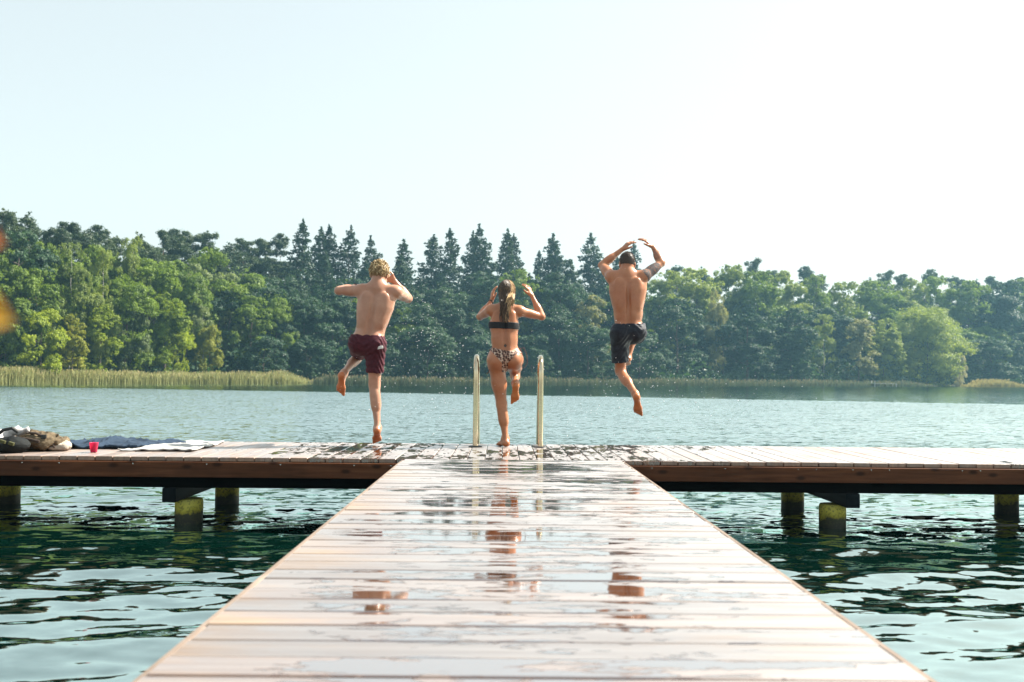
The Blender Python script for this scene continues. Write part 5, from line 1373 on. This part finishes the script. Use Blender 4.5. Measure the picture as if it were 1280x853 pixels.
    for xb, r_ in ((-7.0, 0.105), (-2.68, 0.112), (2.76, 0.108), (7.2, 0.105)):
        q = MB(); q.bevbox((xb - 0.055 if xb > 0 else xb - 0.055, PY + 0.02, -0.362), (xb + 0.055, PB - 0.10, -0.247), 0.006); part(q, "cross_beam", bw)
        sft = 0.075 if xb < 0 else -0.075
        pile(xb + sft, PY + 0.30, -0.362, r_); pile(xb + sft, PB - 0.42, -0.30 if False else -0.362, r_ * 0.97)
    for xf, yf in ((-4.60, PB - 0.5), (4.66, PB - 0.5)):
        pile(xf, yf, -0.247, 0.105)
    for yy in (0.9, 4.3):
        q = MB(); q.bevbox((PX0 + 0.02, yy - .06, -0.362), (PX1 - 0.02, yy + .06, -0.247), 0.006); part(q, "cross_beam", bw)
        for xx in (PX0 + 0.24, PX1 - 0.24): pile(xx, yy, -0.362, 0.10)
make_jetty()

# ------------------------------------------------------------------ ladder
def make_ladder():
    root = empty("swim_ladder", (0, 9.33, 0)); tag(root, "stainless steel swim ladder with two tall rounded handrails at the jetty end", "ladder")
    t = NT("polished_steel"); c = t.coords(); st = t.bsdf(t.ramp(t.noise(t.vmath('MULTIPLY', c, (6, 6, 40)), 1, 3), [(0.3, (0.58, 0.49, 0.34)), (0.7, (0.63, 0.54, 0.38))]), 0.09, Metallic=1.0); sm = t.done(st.outputs[0])  # gold tint: the deck's reflection put into the steel colour
    blk = simple_mat("black_flange", (0.02, 0.02, 0.02), 0.5)
    xs = (-0.315, 0.292)
    for x in xs:
        m = MB(); H = 0.845; r_ = 0.15
        pts = [(x, 0, z) for z in np.linspace(0.0, H - r_, 8)] + [(x, r_ - r_ * math.cos(a), H - r_ + r_ * math.sin(a)) for a in np.linspace(0.15, math.pi, 14)] + \
              [(x, 2 * r_ + 0.0 + 0.27 * a, H - r_ - 0.75 * a) for a in (0.25, 0.5, 0.75, 1.0)] + [(x, 2 * r_ + 0.28, z) for z in (-0.25, -0.6, -1.0, -1.45)]
        m.tube(pts, 0.0255, 16); h = m.build("handrail", sm, root, smooth=True)
        m = MB(); m.lathe([(0.0, 0.013), (0.045, 0.013), (0.062, 0.008), (0.066, 0.001)], 24, (x, 0, 0)); m.build("base_flange", blk, h, smooth=True)
    for z in (-0.28, -0.55, -0.82, -1.09, -1.36):
        m = MB(); m.bevbox((xs[0] + 0.024, 0.545, z - 0.012), (xs[1] - 0.024, 0.615, z + 0.012), 0.005); m.build("rung", sm, root)
make_ladder()

# ------------------------------------------------------------------ belongings on the left arm of the platform
def crumple(V, amp, freq, seed, keep=0.0):
    out = V.copy()
    for i, v in enumerate(V):
        p = Vector(v) * freq + Vector((seed * 3.1, seed * 1.7, 0))
        a = 1 - abs(mnoise.noise(p)) * 2; b = 1 - abs(mnoise.noise(p * 2.3 + Vector((5, 3, 1)))) * 2
        n = mnoise.noise_vector(p * 0.8)
        out[i] = v + np.array([n.x * amp * .6, n.y * amp * .6, (a * 0.7 + b * 0.3 - 0.3) * amp * min(1.0, max(v[2], 0) / 0.02 + keep)])
    out[:, 2] = np.maximum(out[:, 2], 0.001); return out

def cloth_sheet(name, corners, h, amp, freq, seed, mat, label, cat, loc, nx=90, ny=90, thick=0.012, mound=None):
    """a towel lying on the boards: four corners (x, y), gentle folds, real thickness and a rolled hem"""
    rng = np.random.default_rng(seed)
    u, v = np.meshgrid(np.linspace(0, 1, nx), np.linspace(0, 1, ny))
    c = [A3(p) for p in corners]
    X = (1 - u) * (1 - v) * c[0][0] + u * (1 - v) * c[1][0] + u * v * c[2][0] + (1 - u) * v * c[3][0]
    Y = (1 - u) * (1 - v) * c[0][1] + u * (1 - v) * c[1][1] + u * v * c[2][1] + (1 - u) * v * c[3][1]
    Z = np.zeros_like(X)
    for i in range(ny):
        for j in range(nx):
            p = Vector((X[i, j] * freq, Y[i, j] * freq * 0.6, seed))
            a = 1 - abs(mnoise.noise(p)) * 2; b = 1 - abs(mnoise.noise(p * 2.7)) * 2
            Z[i, j] = max(0, a) ** 2 * amp + max(0, b) ** 2 * amp * 0.4
            w = mnoise.noise_vector(p * 0.6); X[i, j] += w.x * 0.025; Y[i, j] += w.y * 0.03
    if mound is not None: Z += mound(u, v)
    Z = Z + h
    T = np.stack([X, Y, Z], 2).reshape(-1, 3); B = T.copy(); B[:, 2] = np.maximum(B[:, 2] - thick, 0.0012)
    i, j = np.meshgrid(np.arange(ny - 1), np.arange(nx - 1), indexing='ij'); a = (i * nx + j).ravel(); N = nx * ny
    F = [np.stack([a, a + 1, a + nx + 1, a + nx], 1), np.stack([a + nx + N, a + nx + 1 + N, a + 1 + N, a + N], 1)]
    rim = list(range(nx - 1)) ; e = np.array([(k, k + 1) for k in range(nx - 1)]); F.append(np.stack([e[:, 1], e[:, 0], e[:, 0] + N, e[:, 1] + N], 1))
    e = e + (ny - 1) * nx; F.append(np.stack([e[:, 0], e[:, 1], e[:, 1] + N, e[:, 0] + N], 1))
    e = np.array([(k * nx, (k + 1) * nx) for k in range(ny - 1)]); F.append(np.stack([e[:, 0], e[:, 1], e[:, 1] + N, e[:, 0] + N], 1))
    e = e + nx - 1; F.append(np.stack([e[:, 1], e[:, 0], e[:, 0] + N, e[:, 1] + N], 1))
    o = mesh_obj(name, np_mesh(name, np.concatenate([T, B]), np.concatenate(F)), mat, None, loc); tag(o, label, cat); return o

def terry(name, c1, c2, stripe=None):
    t = NT(name); c = t.coords(); col = t.ramp(t.noise(c, 40, 4, 0.7), [(0.3, c1), (0.7, c2)])
    return t.done(t.bsdf(col, 0.95, Normal=t.bump(t.noise(c, 220, 3, 0.7), 0.6, 0.003)).outputs[0])

cloth_sheet("towel", [(0, 0), (0.62, 0.02), (0.55, 1.18), (-0.05, 1.15)], 0.006, 0.016, 5.0, 3, terry("white_terry", (0.36, 0.36, 0.35), (0.46, 0.46, 0.45)),
            "white towel spread flat on the boards right of the navy towel", "towel", (-3.28, 8.40, 0.002))
cloth_sheet("towel", [(0, 0), (0.72, 0.0), (0.90, 0.78), (-0.02, 0.74)], 0.006, 0.034, 5.5, 8, terry("navy_terry", (0.008, 0.022, 0.046), (0.018, 0.042, 0.078)),
            "crumpled navy blue towel behind the pink cup", "towel", (-3.93, 8.62, 0.002), thick=0.02,
            mound=lambda u, v: 0.042 * np.exp(-((u - 0.45) / 0.30) ** 2 - ((v - 0.55) / 0.30) ** 2))

def make_cup():
    t = NT("pink_plastic"); b = t.bsdf((0.74, 0.065, 0.20), 0.35); tr = t.n('BsdfTranslucent'); tr.inputs[0].default_value = (0.95, 0.12, 0.30, 1)
    mx = t.n('MixShader'); mx.inputs[0].default_value = 0.45; t.l(b.outputs[0], mx.inputs[1]); t.l(tr.outputs[0], mx.inputs[2])
    m = MB(); m.lathe([(0.0, 0.0), (0.026, 0.0), (0.029, 0.003), (0.040, 0.084), (0.0415, 0.086), (0.0405, 0.088), (0.0385, 0.085), (0.0275, 0.006), (0.0, 0.006)], 32)
    q = m.build("cup", t.done(mx.outputs[0]), None, (-3.435, 8.27, 0.002), True)
    q.scale = (0.9, 0.9, 0.92)
    tag(q, "small bright pink plastic cup standing on the boards before the navy towel", "cup")
make_cup()

def blob(name, prims, h, amp, freq, seed, mat, label, cat, loc, k=0.03):
    lo = np.min([p[1] for p in prims], 0) - 0.04; hi = np.max([p[2] for p in prims], 0) + 0.04; lo[2] = -0.03
    F = Field(lo, hi, h)
    for p in prims: F.add(p, k)
    X, Y, Z = F.grid(); F.clip(0.002 - Z + 0 * X + 0 * Y)
    V, Q = F.surface(); V = crumple(V, amp, freq, seed)
    o = mesh_obj(name, np_mesh(name, V, Q), mat, None, loc)
    if label: tag(o, label, cat)
    return o

def make_bag():
    canvas = cloth_mat("tan_canvas", (0.075, 0.055, 0.034), (0.20, 0.155, 0.098), 14, 0.9, 0.7)
    o = blob("backpack", [ell((0, 0, 0.065), (0.20, 0.17, 0.072)), ell((0.10, -0.03, 0.060), (0.15, 0.13, 0.055)), ell((-0.1, 0.03, 0.085), (0.12, 0.13, 0.06)), ell((0.14, 0.05, 0.05), (0.12, 0.12, 0.05))],
             0.008, 0.045, 11, 2, canvas, "tan canvas backpack lying on its side with dark straps", "backpack", (-3.99, 8.44, 0.002))
    dk = simple_mat("dark_webbing", (0.045, 0.030, 0.022), 0.8)
    for pts in ([(-0.16, -0.13, 0.155), (-0.06, -0.15, 0.160), (0.06, -0.14, 0.150), (0.13, -0.12, 0.118), (0.17, -0.11, 0.075), (0.20, -0.10, 0.03)],
                [(-0.02, -0.19, 0.11), (0.05, -0.19, 0.10), (0.11, -0.185, 0.085)]):
        m = MB(); m.tube(pts, 0.011, 8); m.build("strap", dk, o, smooth=True)
    m = MB(); m.bevbox((0.105, -0.150, 0.105), (0.150, -0.138, 0.140), 0.004); m.build("buckle", simple_mat("black_buckle", (0.02, 0.02, 0.02), 0.35), o)
    o = blob("gym_bag", [ell((0, 0, 0.055), (0.20, 0.12, 0.062)), ell((0.09, -0.02, 0.06), (0.09, 0.10, 0.065))], 0.009, 0.016, 8, 5,
             cloth_mat("black_nylon", (0.008, 0.009, 0.010), (0.018, 0.021, 0.021), 12, 0.8, 0.4), "dark nylon bag lying in front of the tan backpack with a small olive badge", "bag", (-4.13, 8.19, 0.002))
    olive = simple_mat("olive_badge", (0.05, 0.052, 0.014), 0.8)
    for x, z in ((0.045, 0.095), (0.115, 0.080)):
        m = MB(); m.bevbox((x - .022, -0.139, z - .014), (x + .022, -0.112, z + .012), 0.003, rot=Matrix.Rotation(0.3, 3, 'Y')); m.build("badge", olive, o)
    m = MB(); m.tube([(-0.05, -0.06, 0.13), (0.02, -0.07, 0.185), (0.085, -0.06, 0.20), (0.12, -0.03, 0.165)], 0.014, 8); m.build("handle", simple_mat("black_web", (0.015, 0.015, 0.015), 0.7), o, smooth=True)
    grey = terry("grey_cloth", (0.40, 0.38, 0.37), (0.58, 0.56, 0.55))
    blob("towel", [cone((-0.30, -0.02, 0.03), (0.02, 0.02, 0.165), 0.045, 0.030), ell((-0.16, 0.03, 0.09), (0.17, 0.12, 0.075)), cone((0.0, 0.02, 0.165), (0.10, 0.04, 0.165), 0.032, 0.025), ell((-0.30, 0, 0.03), (0.13, 0.11, 0.05))],
         0.008, 0.030, 11, 9, grey, "rumpled pale grey towel thrown over the dark bag", "towel", (-4.10, 8.25, 0.003), 0.02)
    blob("cap", [ell((0, 0, 0.035), (0.075, 0.075, 0.045)), ell((-0.05, -0.03, 0.02), (0.06, 0.06, 0.02))], 0.006, 0.016, 16, 12, cloth_mat("cream_cloth", (0.40, 0.35, 0.28), (0.58, 0.52, 0.44), 25), "small crumpled cream cloth hat right of the tan backpack", "hat", (-3.76, 8.42, 0.002))
make_bag()

# ------------------------------------------------------------------ flying drops
def make_spray():
    rng = np.random.default_rng(17); import bmesh
    bm = bmesh.new(); bmesh.ops.create_icosphere(bm, subdivisions=1, radius=1.0); base = np.array([v.co[:] for v in bm.verts]); fc = np.array([[v.index for v in f.verts] for f in bm.faces]); bm.free()
    cl = [((-0.85, 9.8, 1.0), (0.20, 0.25, 0.38), 190), ((-0.55, 9.6, 0.7), (0.12, 0.2, 0.35), 70), ((0.0, 9.6, 0.55), (0.42, 0.25, 0.42), 120), ((1.20, 10.3, 0.65), (0.42, 0.3, 0.42), 330), ((1.9, 10.4, 0.55), (0.5, 0.3, 0.25), 90), ((-1.4, 9.5, 0.6), (0.35, 0.2, 0.4), 60)]
    P = np.concatenate([rng.normal(c, s, (n, 3)) for c, s, n in cl]); P = P[P[:, 2] > 0.05]
    r_ = 0.0021 + 0.0034 * rng.random(len(P)) ** 2.5
    V = (base[None] * r_[:, None, None] * np.array([1, 1, 1.0]) + P[:, None]).reshape(-1, 3); F = (fc[None] + (np.arange(len(P)) * len(base))[:, None, None]).reshape(-1, 3)
    t = NT("water_drop"); b = t.bsdf((0.95, 0.97, 0.97), 0.1, IOR=1.33)
    o = mesh_obj("spray", np_mesh("spray", V, F), t.done(b.outputs[0])); tag(o, "fine water drops flying in the air around the leaping people", "water drops", kind="stuff")
make_spray()

# ------------------------------------------------------------------ autumn twig hanging in at the left, close to the lens
def make_twig():
    root = empty("autumn_twig", (-0.3315, 0.442, 0.785)); tag(root, "out-of-focus twig with orange autumn leaves at the left edge close to the viewer", "twig")
    root.scale = (0.52, 0.52, 0.52)
    m = MB(); m.tube([(-0.55, -0.1, 0.10), (-0.3, -0.02, 0.05), (-0.05, 0.0, 0.0), (0.08, 0.005, -0.08), (0.15, 0.0, -0.17)], [0.006, 0.005, 0.004, 0.003, 0.0015], 7); m.build("stem", BARK, root, smooth=True)
    def leaf(p, d, n, L, mat, seed):
        d = Vector(d).normalized(); n = Vector(n); n = (n - d * n.dot(d)).normalized(); s = d.cross(n); p = Vector(p); q = MB(); K = 9
        prof = [0.02, .45, .8, .98, 1.0, .9, .68, .36, .02]; vs = []
        for i, w_ in enumerate(prof):
            a = i / (K - 1)
            for sg in (-1, -0.5, 0, 0.5, 1):
                vs.append(p + d * L * a + s * L * 0.36 * w_ * sg + n * (L * 0.10 * abs(sg) * w_ - L * 0.22 * a * a))
        fs = [(i * 5 + j, i * 5 + j + 1, i * 5 + j + 6, i * 5 + j + 5) for i in range(K - 1) for j in range(4)]
        vs2 = [v - n * 0.0006 for v in vs]; N = len(vs)
        q.add(vs + vs2, fs + [tuple(x + N for x in f[::-1]) for f in fs]); o = q.build("leaf", mat, root, smooth=True)
    def lm(name, a, b):
        t = NT(name); c = t.coords(); col = t.ramp(t.noise(c, 40, 4), [(0.35, a), (0.65, b)]); p = t.bsdf(col, 0.5); tr = t.n('BsdfTranslucent'); t.l(col, tr.inputs[0])
        mx = t.n('MixShader'); mx.inputs[0].default_value = 0.5; t.l(p.outputs[0], mx.inputs[1]); t.l(tr.outputs[0], mx.inputs[2]); return t.done(mx.outputs[0])
    o1 = lm("leaf_orange", (0.75, 0.16, 0.02), (0.85, 0.30, 0.03)); o2 = lm("leaf_amber", (0.80, 0.42, 0.05), (0.75, 0.55, 0.08))
    for L in TWIG_LEAVES: leaf(*L[:4], (o1, o2)[L[4]], 0)

TWIG_LEAVES = [((0.122, 0.0, -0.112), (1, 0.1, -0.15), (0.2, -1, 0.3), 0.072, 0), ((0.125, 0.0, -0.187), (1, 0.0, -0.30), (0.1, -1, 0.4), 0.066, 0),
               ((0.134, 0.012, -0.175), (1, 0.1, -0.28), (-0.2, -1, 0.3), 0.068, 1), ((0.120, 0.006, -0.200), (1, 0, -0.32), (0.1, -1, 0.2), 0.066, 1), ((0.02, 0.0, -0.09), (0.6, 0, -0.8), (0.1, -1, 0.2), 0.055, 0)]
make_twig()
